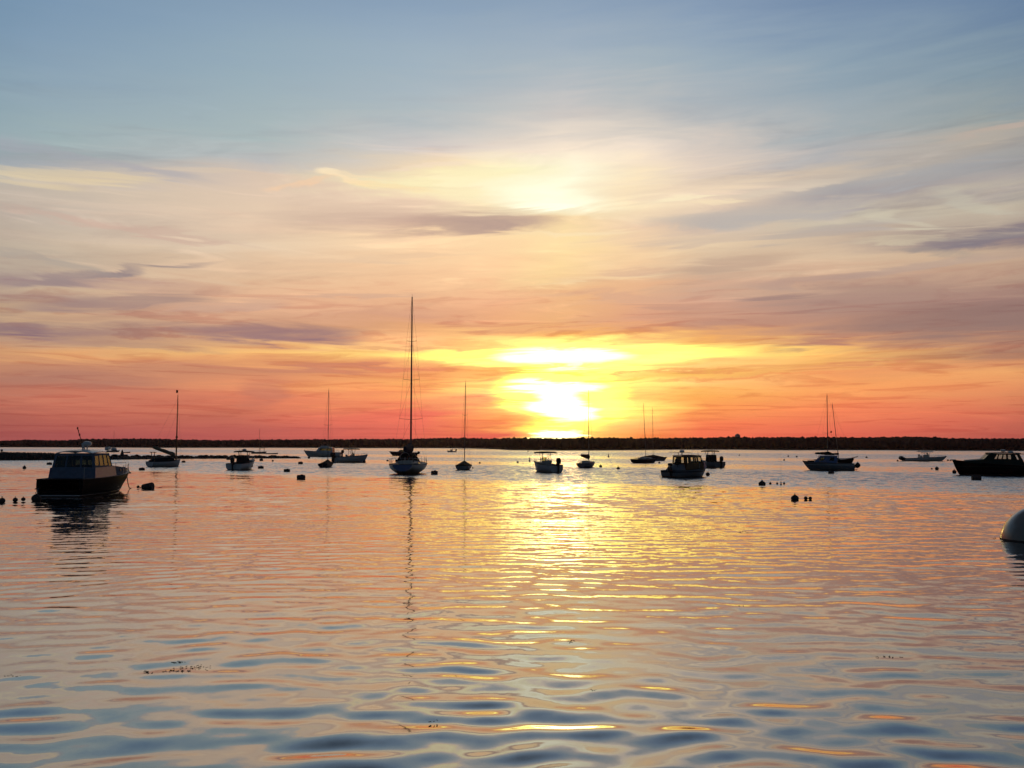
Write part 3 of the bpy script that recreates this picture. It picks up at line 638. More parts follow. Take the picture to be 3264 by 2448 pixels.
def house(t, x0, x1, w0, w1, z0, z1, fr, ar, side_h, front_h, mwall, mroof, aft=None, glass='glass', name='cabin', roof_over=.15, crown=.07, w1f=None, roof=True, z0f=None):
    """a deckhouse: x0 aft, x1 forward, fr / ar how far its ends lean in at the top"""
    w1f = w1f or w1; z0f = z0 if z0f is None else z0f
    A = lambda s_: [(x0, s_ * w0, z0), (x1, s_ * w0 * (w1f / w1), z0f), (x1 - fr, s_ * w1f, z1), (x0 + ar, s_ * w1, z1)]
    wall = MB(); panes = []
    for s_ in (-1, 1):
        w, p = panel(A(s_), side_h); wall.add(w.v, w.f); panes += p
    l, r_ = A(-1), A(1)
    w, p = panel((l[1], r_[1], r_[2], l[2]), front_h); wall.add(w.v, w.f); panes += p
    if aft is not None:
        w, p = panel((r_[0], l[0], l[3], r_[3]), aft); wall.add(w.v, w.f); panes += p
    c_ = wall.obj(name, M[mwall], t, smooth=False)
    for p in panes: p.obj('window', M[glass], c_, smooth=False)
    if roof:
        rows = []
        for i in range(7):
            f = i / 6; x = (x0 + ar - roof_over) * (1 - f) + (x1 - fr + roof_over) * f; w = (w1 * (1 - f) + w1f * f) + roof_over * .6
            e = 1 - .10 * (abs(2 * f - 1) ** 4)
            rows.append([Vector((x, w * e * k, z1 + .05 + crown * (1 - k * k) + crown * .5 * (1 - (2 * f - 1) ** 2))) for k in (-1, -.66, -.33, 0, .33, .66, 1)])
        MB().slab(rows, .05).obj('roof', M[mroof], t)
    return c_
def rails(t, H, t0, t1, h, n=5, r=.014, name='bow_rail', join=True, mid=False):
    b = MB()
    for side in (-1, 1):
        P = [H.pt(t0 + (t1 - t0) * i / n, 1, side) for i in range(n + 1)]
        for p in P: p.y *= .93
        for p in P: b.tube([p, p + Vector((0, 0, h))], r, 5)
        b.tube([p + Vector((0, 0, h)) for p in P], r, 5)
        if mid: b.tube([p + Vector((0, 0, h * .5)) for p in P], r * .6, 4)
    return b.obj(name, M['metal'], t)
def outboard(t, x, y, z, s=1.0, tilt=0.0, m_='engine'):
    q = Matrix.Rotation(-tilt, 4, 'Y')
    def T(b): b.v = [tuple(q @ Vector(v) * s + Vector((x, y, z))) for v in b.v]; return b
    cowl = MB(); rows = []
    for zz, a, w in ((-.02, .20, .15), (.05, .27, .19), (.25, .31, .21), (.45, .30, .20), (.58, .22, .15), (.62, .10, .08)):
        rows.append([Vector((-.22 + a * math.cos(k * math.pi / 6) - .05, w * math.sin(k * math.pi / 6), zz)) for k in range(12)])
    cowl.grid(rows, close=True); cowl.add(rows[0], [tuple(range(11, -1, -1))]); cowl.add(rows[-1], [tuple(range(12))])
    e = T(cowl).obj('outboard_motor', M[m_], t)
    T(MB().box((-.24, 0, -.40), (.20, .09, .80), taper=1.2, bev=.02).box((-.22, 0, -.68), (.42, .05, .05)).lathe([(.06, -.1), (.075, .05), (.03, .22)], (-.30, 0, -.86), 10, 'X').box((-.05, 0, -.05), (.18, .24, .26), bev=.02)).obj('motor_leg', M[m_], e)
    return e
def radome(t, x, y, z, r=.28): 
    MB().lathe([(r * .7, 0), (r, .05), (r, .14), (r * .8, .22), (r * .3, .25)], (x, y, z), 18).obj('radar_dome', M['white'], t)
def antenna(t, a, b, r=.012, name='antenna'): MB().tube([a, b], r, 6, r2=r * .4).obj(name, M['white'], t)

def place(xpx, ypx): g = at(xpx, ypx); g.z = 0; return g
RX = {}
# --- the big motorboat at the left: dark hull, house closed in with canvas and clear vinyl
g = (place(187, 1586) + place(372, 1562)) / 2 
A = thing('motorboat', Vector((g.x + .33, g.y + .15, 0)), R(90), 'largest motorboat at left with dark hull, clear-windowed canvas enclosure, radar dome and leaning antenna mast', 'motorboat')
H = Hull(10.0, 3.15, 1.34, 1.06, rake=1.5, draft=.4, tr=.90, qs=3.4, tum=.05)
hull_parts(H, A, 'black', bottom='foul', deck=False); H.band(.10, .145).obj('hull_stripe', M['white'], A)
H.deck_mesh(.60, 1.0, .0, .12).obj('foredeck', M['white'], A)
H.well(.0, .61, .42, .22).obj('cockpit', M['deck'], A)
# superstructure: solid cabin sides low, then windows, soft enclosure aft
house(A, -3.45, -.35, 1.36, 1.14, 1.06, 2.54, .50, .30, [(.04, .52, .27, .90), (.31, .50, .53, .93), (.57, .50, .78, .93), (.82, .48, .965, .90)],
      [(.04, .48, .33, .92), (.37, .48, .63, .92), (.67, .48, .96, .92)], 'pale', 'white', aft=[(.05, .45, .30, .90), (.34, .45, .66, .92), (.70, .45, .95, .90)], glass='vinyl', roof_over=.10, crown=.13, w1f=1.08, name='canopy')
w_, _p = panel([(-3.48, 1.40, 1.02), (-.28, 1.37, 1.08), (-.42, 1.30, 1.74), (-3.38, 1.33, 1.70)], []); w2, _p = panel([(-3.48, -1.40, 1.02), (-.28, -1.37, 1.08), (-.42, -1.30, 1.74), (-3.38, -1.33, 1.70)], [])
w_.obj('cabin_side', M['blue'], A, smooth=False); w2.obj('cabin_side', M['blue'], A, smooth=False)
# trunk cabin forward with portlights
rows = []
for f in (0, .2, .45, .7, .9, 1.0):
    x = -.35 + 3.9 * f; wd = 1.28 * (1 - .60 * f ** 2.2); z1_ = 1.78 - .34 * f ** 1.6; zb = 1.08 + .18 * f
    if f == 1.0: z1_ = zb + .03
    rows.append([Vector((x, k_ * wd, z_)) for k_, z_ in ((-1, zb), (-.93, z1_ - .05), (-.5, z1_ + .02), (0, z1_ + .05), (.5, z1_ + .02), (.93, z1_ - .05), (1, zb))])
tk = MB().grid(rows); tk.add(rows[0], [tuple(range(7))]); tk = tk.obj('trunk_cabin', M['pale'], A)
for s_ in (-1, 1):
    for x in (.7, 1.4, 2.2):
        wd = 1.28 * (1 - .60 * ((x + .35) / 3.9) ** 2.2)
        MB().lathe([(.11, -.02), (.13, 0), (.11, .02)], (x, s_ * (wd * .975), 1.46), 12, 'Y', sq=.7).obj('portlight', M['engine'], tk)
rails(A, H, .66, .985, .55, 5)
MB().box((4.6, 0, 1.42), (.34, .30, .16), bev=.03).lathe([(.10, -.12), (.12, 0), (.10, .12)], (4.25, 0, 1.48), 10, 'Y').obj('windlass', M['metal'], A)
MB().tube([(4.7, 0, 1.44), (5.05, 0, 1.36), (5.15, 0, 1.22)], .035, 6).box((5.12, 0, 1.15), (.08, .34, .10), bev=.02).obj('anchor', M['metal'], A)
ms = MB().tube([(-2.05, .0, 2.70), (-2.20, 0, 3.15)], .05, 8).tube([(-1.75, .0, 2.72), (-2.12, 0, 3.10)], .035, 8).box((-1.55, 0, 3.0), (.5, .3, .04)).tube([(-1.5, 0, 2.7), (-1.5, 0, 3.0)], .04, 6).obj('radar_mast', M['white'], A)
radome(A, -1.5, 0, 3.03, .27)
MB().tube([(-2.15, .0, 3.05), (-2.40, .22, 4.05)], .030, 6, r2=.018).lathe([(.04, 3.62), (.055, 3.68), (.03, 3.75)], (-2.29, .14, 0), 8).lathe([(.03, 4.0), (.055, 4.08), (.02, 4.16)], (-2.40, .22, 0), 8).box((-2.36, .18, 3.9), (.05, .03, .16)).obj('antenna_mast', M['rust'], A)
antenna(A, (-.2, -.7, 2.68), (-.35, -.72, 3.05)); MB().lathe([(.09, 0), (.14, .08), (.10, .22)], (-.2, -.68, 2.72), 10).lathe([(.05, -.16), (.1, .14)], (.05, -.68, 2.86), 10, 'X').obj('searchlight', M['white'], A)
MB().tube([(-4.9, -1.36, 1.06), (-4.88, -1.36, 1.75)], .012, 6).obj('flag_staff', M['metal'], A)
MB().box((-1.2, .45, 1.15), (.5, .5, 1.4), bev=.05).box((-1.2, -.5, 1.15), (.5, .5, 1.4), bev=.05).obj('helm_seat', M['darkc'], A)
MB().tube([(-5.02, 1.2, .55), (-5.15, 1.2, .45), (-5.15, 1.2, .1)], .03, 6).tube([(-5.02, 1.32, .55), (-5.2, 1.32, .5)], .03, 6).obj('boarding_ladder', M['metal'], A)
# its mooring line and pick-up float
bow = A.matrix_basis @ H.pt(1, .86); mb_ = place(418, 1557); 
pts = [bow.lerp(mb_, f) + Vector((0, 0, -.45 * math.sin(math.pi * f) * (1 - .3 * f))) for f in [i / 10 for i in range(11)]]
for p in pts: p.z = max(p.z, .02)
tag(MB().tube(pts, .03, 6).obj('mooring_line', M['rope']), 'slack rope from the bow of the large left motorboat down to the water', 'rope')

# --- generic boats ---
def center_console(xpx, ypx, L_, B, yaw, label, top=True, hb=1.0, hs=.72, motors=1, hull='white', group=None, ttop_m='darkc', top_z=2.15, cover=False, name='center_console_boat', top_rods=True, dome=False, tilt=.0, top_len=1.9, leaning=True):
    g = place(xpx, ypx); c, s_ = math.cos(yaw), math.sin(yaw)
    t = thing(name, g, yaw, label, 'motorboat', group)
    H = Hull(L_, B, hb, hs, rake=L_ * .13, draft=.25, tr=.9, qs=3.2)
    hull_parts(H, t, hull, bottom='foul', deck=False)
    H.well(.03, .74, .28, .15).obj('cockpit', M['deck'], t); H.deck_mesh(.74, 1.0, .0, .05).obj('foredeck', M['deck'], t)
    k = L_ / 7.0
    cz = .28
    con = MB(); con.box((.1 * k, 0, cz + .50), (.85 * k, .8, 1.0), taper=.88, bev=.05).obj('console', M['cream' if not cover else 'darkc'], t)
    w_, p_ = panel([(.42 * k, -.38, cz + 1.0), (.42 * k, .38, cz + 1.0), (.25 * k, .32, cz + 1.45), (.25 * k, -.32, cz + 1.45)], [(.05, .05, .95, .95)], .03)
    ws = w_.obj('windshield', M['metal'], t, smooth=False); p_[0].obj('pane', M['glass'], ws, smooth=False)
    if leaning: MB().box((-.85 * k, 0, cz + .35), (.5 * k, .9, .7), bev=.05).box((-.85 * k, 0, cz + .80), (.42 * k, .95, .14), bev=.05).box((-1.05 * k, 0, cz + .98), (.08, .9, .3), bev=.03).obj('leaning_post', M['darkc' if cover else 'cream'], t)
    if top:
        b = MB(); hx = .55 * k
        for sy in (-1, 1):
            for (xa, xb) in ((hx, hx - .15), (-hx * .9, -hx * .6)):
                b.tube([(xa, sy * .52, cz), (xb, sy * .50, cz + 1.1), (xb * 1.25, sy * .62, top_z)], .038, 6)
            b.tube([(hx - .1, sy * .52, cz + .9), (-hx * .6, sy * .55, top_z - .1)], .028, 5)
        lg_ = b.obj('top_frame', M['metal'], t)
        rows = [[Vector((x_, y_ * .98, top_z + .04 + .08 * (1 - (y_ / .95) ** 2) + .03 * (1 - (x_ / (top_len / 2)) ** 2))) for y_ in (-.95, -.6, -.2, .2, .6, .95)] for x_ in [(-.5 + i / 5) * top_len for i in range(6)]]
        MB().slab(rows, .14).obj('hardtop', M[ttop_m], t)
        if top_rods:
            b = MB()
            for i in range(4): b.tube([(-top_len / 2 + .02, -.6 + .4 * i, top_z + .02), (-top_len / 2 - .12, -.6 + .4 * i, top_z + .34)], .022, 5)
            b.obj('rod_holder', M['metal'], t)
        antenna(t, (0, .6, top_z + .1), (-.15, .66, top_z + .8))
        if dome: radome(t, .1, 0, top_z + .12, .26)
    if cover:
        rows = [[Vector((x_, y_, z_)) for y_, z_ in ((-.62, cz + .1), (-.5, top_z - .5), (.5, top_z - .5), (.62, cz + .1))] for x_ in (-1.2 * k, .5 * k)]
        b = MB().grid(rows); b.add(rows[0], [(0, 1, 2, 3)]); b.add(rows[1], [(0, 1, 2, 3)]); b.obj('console_cover', M['darkc'], t, smooth=False)
    for i in range(motors):
        outboard(t, -L_ / 2 - .05, (i - (motors - 1) / 2) * .62, hs + .12, 1.15 + .12 * (L_ > 6.5), tilt)
    rails(t, H, .62, .97, .30, 4, .013)
    MB().box((L_ / 2 - .35, 0, hb + .06), (.22, .06, .05), bev=.01).box((-L_ / 2 + .25, B * .38, hs + .05), (.2, .05, .05), bev=.01).obj('cleat', M['metal'], t)
    return t, H

def sailboat(xpx, ypx, L_, B, yaw, mast_h, label, hb=.95, hs=.72, mast_x=.08, hull='white', spread=(.52,), mast_r=.06, boom=True, cover='canvas', tent=False, house_=True, lean=0.0, group=None, name='sailboat', up=.12, tr=.62, dodger=False, boom_z=1.5, boom_l=None, stripe=None, rail=False, lines=True, boom_rise=.05, spread_w=None, lean_x=0.0, motor=False, wire_r=.010, bundle=.16):
    g = place(xpx, ypx); t = thing(name, g, yaw, label, 'sailboat', group)
    H = Hull(L_, B, hb, hs, rake=L_ * .12, draft=.35, tr=tr, sail=True, up=up, qs=2.4, mid=.45, trake=.0)
    hull_parts(H, t, hull, bottom='foul', stripe=stripe)
    mx_ = L_ * mast_x
    top = Vector((mx_ + lean_x, lean, mast_h)); foot = Vector((mx_, 0, hs * .9))
    mo = MB().tube([foot, foot.lerp(top, .5), top], mast_r, 10, r2=mast_r * .55).obj('mast', M['mast'], t)
    MB().tube([top, top + Vector((0, 0, .35))], .012, 5).tube([top + Vector((-.14, 0, .10)), top + Vector((.18, 0, .10))], .012, 5).obj('masthead_vane', M['wire'], mo)
    b = MB()
    if spread_w is None: spread_w = B * .34
    for i, f in enumerate(spread):
        p = foot.lerp(top, f); sw = spread_w * (1 - .28 * i)
        MB().tube([p + Vector((-.12, -sw, .10)), p, p + Vector((-.12, sw, .10))], .022, 6).obj('spreader', M['mast'], mo)
    if lines:
        for s_ in (-1, 1):
            prev_ = H.pt(.52, 1, s_)
            for i, f in enumerate(spread):
                p = foot.lerp(top, f); sw = spread_w * (1 - .28 * i); q = p + Vector((-.12, s_ * sw, .10)); b.tube([prev_, q], wire_r, 4); b.tube([prev_, p], wire_r, 4); prev_ = q
            b.tube([prev_, top], wire_r, 4)
        b.tube([H.pt(.98, 1, 0), top], wire_r, 4); b.tube([H.pt(0, 1, 0), top], wire_r, 4)
        b.obj('rigging', M['wire'], t)
    if house_:
        rows = []
        for f in (0, .25, .55, .85, 1.0):
            x = -L_ * .12 + L_ * .42 * f; wd = B * .29 * (1 - .45 * f * f); zt_ = hs + .34 * (1 - .5 * f) if f < 1 else hs + .06
            rows.append([Vector((x, k_ * wd, z_)) for k_, z_ in ((-1, hs - .02), (-.94, zt_ - .03), (-.4, zt_ + .04), (.4, zt_ + .04), (.94, zt_ - .03), (1, hs - .02))])
        b = MB().grid(rows); b.add(rows[0], [tuple(range(6))]); cb = b.obj('cabin', M['cream'], t)
        for s_ in (-1, 1): MB().box((L_ * .03, s_ * B * .283, hs + .17), (L_ * .13, .02, .10), bev=.008).obj('window', M['engine'], cb)
        rows = []
        b = MB()
        for s_ in (-1, 1): b.tube([(-L_ * .12, s_ * B * .27, hs + .20), (-L_ * .28, s_ * B * .26, hs + .16), (-L_ * .40, s_ * B * .20, hs + .14)], .05, 6)
        b.obj('cockpit_coaming', M['cream'], t)
    if boom:
        bl = boom_l or L_ * .40; a_ = Vector((mx_ - .05, 0, boom_z)); e_ = Vector((mx_ - bl, 0, boom_z + boom_rise * bl))
        MB().tube([a_, e_], .045, 8).obj('boom', M['mast'], t)
        rows = []
        for i in range(9):
            f = i / 8; c_ = a_.lerp(e_, .02 + .94 * f); rr_ = bundle * (1.15 - .55 * f) * (1 + .10 * math.sin(i * 2.3))
            rows.append([c_ + Vector((0, rr_ * .75 * math.cos(k * math.pi / 5), rr_ * .8 + rr_ * 1.15 * math.sin(k * math.pi / 5))) for k in range(10)])
        b = MB().grid(rows, close=True); b.add(rows[0], [tuple(range(10))]); b.add(rows[-1], [tuple(range(10))]); b.obj('sail_cover', M[cover], t)
    if dodger:
        rows = []
        x0 = -L_ * .14
        for f in (0, .3, .65, 1.0):
            x = x0 + .25 + 1.05 * dodger * f; hh = .80 * dodger * (1 - .9 * f ** 1.7) + .1; wd = B * .30
            rows.append([Vector((x, wd * math.cos(math.pi * k / 10), hs + .18 + hh * math.sin(math.pi * k / 10) ** .7)) for k in range(11)])
        MB().slab(rows, .02).obj('dodger', M['darkc'], t)
        MB().lathe([(.03, 0), (.05, .7)], (-L_ * .33, 0, hs), 8).lathe([(.02, -.03), (.02, .03)], (-L_ * .33, 0, hs + .8), 8, 'X').tube([(-L_ * .33, .5 * math.cos(k * math.pi / 8), hs + .75 + .5 * math.sin(k * math.pi / 8)) for k in range(17)], .015, 6).obj('steering_wheel', M['metal'], t)
    if tent:
        x0, x1 = -L_ * .44, mx_ + .15; b = MB(); rows = []
        for i in range(9):
            f = i / 8; x = x0 + (x1 - x0) * f; tt_ = (x + L_ / 2) / L_; w = H.beam(max(0, tt_)) * 1.0; rz = hs + (.14 + (mast_h and .46) * f ** .8) + .03 * math.sin(i * 3)
            rows.append([Vector((x, -w, hs * .80)), Vector((x, -w * .98, H.sheer(tt_) + .02)), Vector((x, -w * .45, (rz + hs) / 2 + .02)), Vector((x, 0, rz)), Vector((x, w * .45, (rz + hs) / 2 + .02)), Vector((x, w * .98, H.sheer(tt_) + .02)), Vector((x, w, hs * .80))])
        x = L_ * .36; tt_ = .86; w = H.beam(tt_)
        rows.append([Vector((x, -w, hs * .9)), Vector((x, -w * .98, H.sheer(tt_) + .02)), Vector((x, -w * .4, H.sheer(tt_) + .06)), Vector((x, 0, H.sheer(tt_) + .08)), Vector((x, w * .4, H.sheer(tt_) + .06)), Vector((x, w * .98, H.sheer(tt_) + .02)), Vector((x, w, hs * .9))])
        b.grid(rows); b.add(rows[0], [tuple(range(7))]); b.obj('boat_cover', M['brown' if tent is True else tent], t)
    if rail:
        b = MB()
        for s_ in (-1, 1):
            P = [H.pt(i / 8, 1, s_) for i in range(9)]
            for p in P: p.y *= .96
            for p in P: b.tube([p, p + Vector((0, s_ * .03, .62))], .016, 5)
            for hh in (.32, .62): b.tube([p + Vector((0, s_ * .03 * hh / .62, hh)) for p in P], .007 if hh < .5 else .009, 4)
        b.obj('lifelines', M['metal'], t)
        a_, c_ = H.pt(0, 1, -1), H.pt(0, 1, 1)
        MB().tube([a_ + Vector((.5, 0, .62)), a_ + Vector((0, 0, .66)), c_ + Vector((0, 0, .66)), c_ + Vector((.5, 0, .62))], .016, 6).tube([a_, a_ + Vector((0, 0, .66))], .016, 5).tube([c_, c_ + Vector((0, 0, .66))], .016, 5).obj('pushpit', M['metal'], t)
    if motor: outboard(t, -L_ / 2, B * .2, hs + .05, .8, .5)
    MB().box((-L_ / 2 - .02, 0, .05), (.10, .04, .75), bev=.01).tube([(-L_ / 2, 0, hs * .75), (-L_ / 2 + .9, 0, hs + .12)], .02, 6).obj('rudder', M['wood'], t)
    return t, H

# --- large racing sloop seen from astern
I, HI = sailboat(1306, 1508, 12.0, 4.0, R(88.5), 19.75, 'tallest sloop, seen stern-on, with three pairs of spreaders, left of the sun glare', hb=1.28, hs=1.06, mast_x=.06, hull='cream', spread=(.265, .50, .73), mast_r=.115, spread_w=1.28, up=.42, tr=.56, dodger=True, boom_z=2.35, boom_l=5.0, boom_rise=.02, rail=True, cover='canvas', bundle=.42, wire_r=.007)
a_ = HI.pt(0, 1, 1)
rows = [[Vector((-6.0 - .02, HI.pt(0, q, 1).y * k_ * .90, HI.pt(0, q, 1).z)) for k_ in (-1, -.5, 0, .5, 1)] for q in (.10, .3, .5, .75, .97)]
MB().grid(rows).obj('transom', M['blue'], I)
MB().lathe([(.15, 0), (.19, .1), (.19, .38), (.10, .5)], (-5.75, -1.15, 1.72), 12).box((-5.78, -1.15, 1.55), (.1, .1, .5), bev=.02).obj('stern_rail_motor', M['engine'], I)
MB().tube([(-5.6, -.65 + .2 * math.cos(k * math.pi / 6), 1.70 + .24 * math.sin(k * math.pi / 6)) for k in range(-1, 8)], .05, 8).obj('horseshoe_buoy', M['orange'], I)
MB().box((-1.0, 1.25, 1.35), (.5, .4, .35), bev=.08).obj('sail_bag', M['canvas'], I)

# --- gaff catboat with its sail stowed on a raised boom
g = place(526, 1487.5)
B_ = thing('catboat', g, R(54), 'catboat with thick wooden mast, flag on top and sail bundled on a raised boom', 'sailboat')
H = Hull(4.9, 2.3, 1.0, .74, rake=.35, draft=.3, tr=.80, sail=True, up=.0, qs=2.8)
hull_parts(H, B_, 'white', bottom='foul')
mt_ = MB().tube([(1.75, 0, .7), (1.78, 0, 5.2), (1.80, 0, 10.1)], .115, 12, r2=.05).obj('mast', M['wood'], B_)
MB().lathe([(.17, 7.3 - 3.0), (.19, 4.36), (.17, 4.5)], (1.78, 0, -.25), 10).obj('mast_hoop', M['wood'], mt_)
MB().tube([(1.80, 0, 10.05), (1.80, 0, 10.85)], .014, 6).obj('flag_halyard', M['wire'], mt_)
rows = [[Vector((1.80 - .34 * f, .05 * math.sin(4 * f), 10.45 + .34 * k - .12 * f * (1 - k) + .06 * f)) for k in (0, .5, 1)] for f in (0, .35, .7, 1)]
MB().slab(rows, .012).obj('flag', M['flag'], mt_)
a_, e_ = Vector((1.6, 0, 1.45)), Vector((-2.0, .0, 2.62))
MB().tube([a_, e_ + Vector((-.15, 0, .05))], .06, 8).obj('boom', M['wood'], B_)
rows = []
for i in range(9):
    f = i / 8; c_ = a_.lerp(e_, .04 + .92 * f); r_ = .30 * (1 - .25 * f) * (1 + .08 * math.sin(i * 2.1))
    rows.append([c_ + Vector((0, r_ * .7 * math.cos(k * math.pi / 5), r_ * .55 + r_ * math.sin(k * math.pi / 5))) for k in range(10)])
b = MB().grid(rows, close=True); b.add(rows[0], [tuple(range(10))]); b.add(rows[-1], [tuple(range(10))]); b.obj('furled_sail', M['tan'], B_)
MB().tube([(-1.95, -.35, .7), (-1.95, -.35, 2.0)], .05, 6).tube([(-1.95, .35, .7), (-1.95, .35, 2.0)], .05, 6).tube([(-1.95, -.75, 2.02), (-1.95, .75, 2.02)], .055, 6).obj('boom_crutch', M['wood'], B_)
rows = [[Vector((x, k_ * w, z_)) for k_, z_ in ((-1, .72), (-.85, z), (0, z + .12), (.85, z), (1, .72))] for x, w, z in ((-2.2, .75, .85), (-1.6, .95, 1.12), (-.6, 1.0, 1.25), (.3, .95, 1.30), (.9, .8, 1.12), (1.3, .6, .85))]
b = MB().grid(rows); b.add(rows[0], [tuple(range(5))]); b.obj('cockpit_cover', M['darkc'], B_)
MB().tube([(1.8, 0, 9.9), (2.6, 0, 1.0)], .012, 4).tube([(1.75, 0, 9.5), (-2.0, 0, 2.75)], .010, 4).tube([(1.75, .02, 7.5), (-.6, 0, 2.2)], .010, 4).obj('rigging', M['wire'], B_)

# small sailboats under covers
sailboat(1043, 1489.5, 5.4, 1.62, R(87), 10.7, 'small sailboat with thin mast in front of the white flybridge yacht', hull='navy', hb=.66, hs=.52, spread=(.52,), mast_r=.05, boom=False, tent='brown', house_=False, mast_x=.05, tr=.78, up=.05, wire_r=.006)
sailboat(1479, 1497, 5.8, 2.05, R(88), 11.1, 'small sailboat under a peaked tent cover right of the tall sloop', hull='grey', hb=.72, hs=.58, spread=(.28, .60), spread_w=.42, mast_r=.055, boom=False, tent='brown', house_=False, mast_x=.06, tr=.74, up=.05, lean=-.12, wire_r=.006)
sailboat(1872, 1490.5, 6.0, 2.1, R(68), 10.8, 'small sailboat right of the sun glare with a bundled sail hanging aft over its hull', hull='grey', hb=.82, hs=.62, spread=(), mast_r=.065, boom=True, cover='brown', tent=False, mast_x=.12, boom_z=1.25, boom_l=3.6, boom_rise=.10, bundle=.26, wire_r=.006)
sailboat(2056, 1476, 5.9, 1.9, R(38), 10.4, 'low dark sailboat with the taller of two close masts, leaning a little left', hull='navy', hb=.82, hs=.72, spread=(.55,), spread_w=.2, mast_r=.05, boom=False, tent=False, house_=True, mast_x=.04, lean=.42, lean_x=-.1, wire_r=.005, tr=.70)
sailboat(2082, 1469, 6.0, 2.0, R(12), 10.6, 'sailboat with the shorter mast and brown cover, behind the low dark sailboat', hull='grey', hb=.8, hs=.65, spread=(), mast_r=.045, boom=False, tent='brown', house_=False, mast_x=.0, lean=.15, wire_r=.005)
S1, _ = sailboat(2655, 1485, 8.8, 2.7, R(26), 11.0, 'white-trimmed sailboat behind the blue cabin boat, with an upright mast and a dark dodger', hull='black', hb=1.25, hs=.85, spread=(.42,), spread_w=.85, mast_r=.08, boom=True, cover='darkc', dodger=1.4, mast_x=-.12, boom_z=1.75, boom_l=2.6, lean_x=.1, rail=False, wire_r=.008, bundle=.2)
MB().tube([(4.1, 0, 1.22), (5.3, 0, 1.42)], .06, 8).obj('bowsprit', M['wood'], S1)
MB().slab([[Vector((-.35 - .02, -.28 + .3 * k, 5.45 - .3 * f)) for k in (0, 1)] for f in (0, 1)], .02).obj('pennant', M['flag'], S1)
sailboat(2676, 1480, 7.0, 2.2, R(28), 10.2, 'dark sailboat with a mast leaning left, behind the other sailboat and the blue cabin boat', hull='navy', hb=.95, hs=.75, spread=(), mast_r=.065, boom=True, cover='canvas', mast_x=-.02, lean=.75, lean_x=-.5, boom_z=1.6, boom_l=1.8, wire_r=.006)
sailboat(361, 1441, 5.0, 1.8, R(20), 8.4, 'tiny distant sailboat with pale cabin behind the spit at left', hull='grey', hb=.75, hs=.6, spread=(), mast_r=.07, boom=False, tent=False, wire_r=.004, mast_x=.02)
MB().box((.2, 0, 1.25), (2.2, 1.5, .9), taper=.85, bev=.08).obj('deckhouse', M['white'], [o for o in scene.objects if o.name.startswith('sailboat') and o.get('label', '').startswith('tiny distant')][0])
E_, _ = sailboat(826, 1446, 5.2, 1.8, R(6), 8.5, 'tiny distant sailboat with a small raised canopy, left of the white motor yacht', hull='grey', hb=.75, hs=.6, spread=(), mast_r=.07, boom=False, tent=False, house_=False, wire_r=.004, mast_x=.0)
MB().slab([[Vector((x, y, 1.95)) for y in (-.6, 0, .6)] for x in (.2, 1.0, 1.8)], .12).tube([(.3, -.5, .6), (.3, -.5, 1.9)], .04, 5).tube([(.3, .5, .6), (.3, .5, 1.9)], .04, 5).tube([(1.7, .5, .6), (1.7, .5, 1.9)], .04, 5).tube([(1.7, -.5, .6), (1.7, -.5, 1.9)], .04, 5).obj('canopy', M['darkc'], E_)

# center consoles
center_console(777, 1496.5, 5.6, 2.3, R(80), 'covered center-console boat seen stern-on with dome on its flat hardtop, behind the rocky spit end', cover=True, dome=True, hb=1.25, hs=.78, motors=1, top_z=2.22)
center_console(1120, 1474, 6.3, 2.4, R(33), 'white center-console boat with open hardtop and high bow, right of the white motor yacht', hb=1.35, hs=.95, motors=2, top_z=2.35, top_len=2.4)
center_console(1738, 1505, 4.7, 1.95, R(122), 'white center-console boat with tattered hardtop sitting in the sun glare', hb=1.2, hs=.86, motors=1, top_z=2.26, top_len=2.0)
center_console(2264, 1489, 4.7, 2.1, R(114), 'dark covered center-console boat half hidden behind the pilothouse boat', cover=True, hb=.95, hs=.78, motors=1, top_z=2.30, hull='grey')
center_console(2950, 1469.5, 9.3, 2.5, R(4), 'long low white center-console boat with raised outboard and pale hardtop, at right', hb=.98, hs=.58, motors=2, ttop_m='white', top_z=1.95, tilt=1.0, top_len=2.6, top_rods=False)
center_console(1438, 1441.5, 3.7, 1.5, R(170), 'tiny distant skiff crossing open water between the two central masts', top=False, hb=.65, hs=.45, motors=1, name='skiff')

# white motor yacht (flybridge) far left of centre
g = place(1027, 1456); t = thing('motor_yacht', g, R(176), 'white flybridge motor yacht, bow left, behind the small sailboats left of centre', 'motorboat')
H = Hull(9.8, 3.2, 1.65, 1.15, rake=1.3, draft=.4, tr=.9, qs=3.0); hull_parts(H, t, 'white', bottom='red')
house(t, -3.0, 1.6, 1.3, 1.1, 1.15, 2.35, .9, .1, [(.08, .35, .42, .85), (.47, .35, .85, .85)], [(.06, .3, .48, .85), (.52, .3, .94, .85)], 'white', 'white', aft=[(.35, .05, .65, .9)], w1f=.95)
house(t, -1.6, .4, 1.0, .9, 2.35, 2.85, .25, .0, [], [(.05, .3, .95, .9)], 'white', 'white', roof=False, name='flybridge')
b = MB()
for s_ in (-1, 1): b.tube([(-1.5, s_ * .85, 2.4), (-1.5, s_ * .85, 3.3)], .03, 6).tube([(.0, s_ * .8, 2.8), (.0, s_ * .8, 3.3)], .03, 6)
b.obj('bimini_frame', M['metal'], t); MB().slab([[Vector((x, y, 3.32 + .06 * (1 - y * y))) for y in (-.95, 0, .95)] for x in (-1.7, -.7, .2)], .05).obj('bimini', M['darkc'], t)
rails(t, H, .55, .98, .45, 6, .016); MB().box((-3.4, 0, 1.75), (1.5, 2.2, .06), bev=.02).tube([(-4.1, -1, 1.1), (-4.1, -1, 1.75)], .03, 5).tube([(-4.1, 1, 1.1), (-4.1, 1, 1.75)], .03, 5).obj('cockpit_canopy', M['darkc'], t)
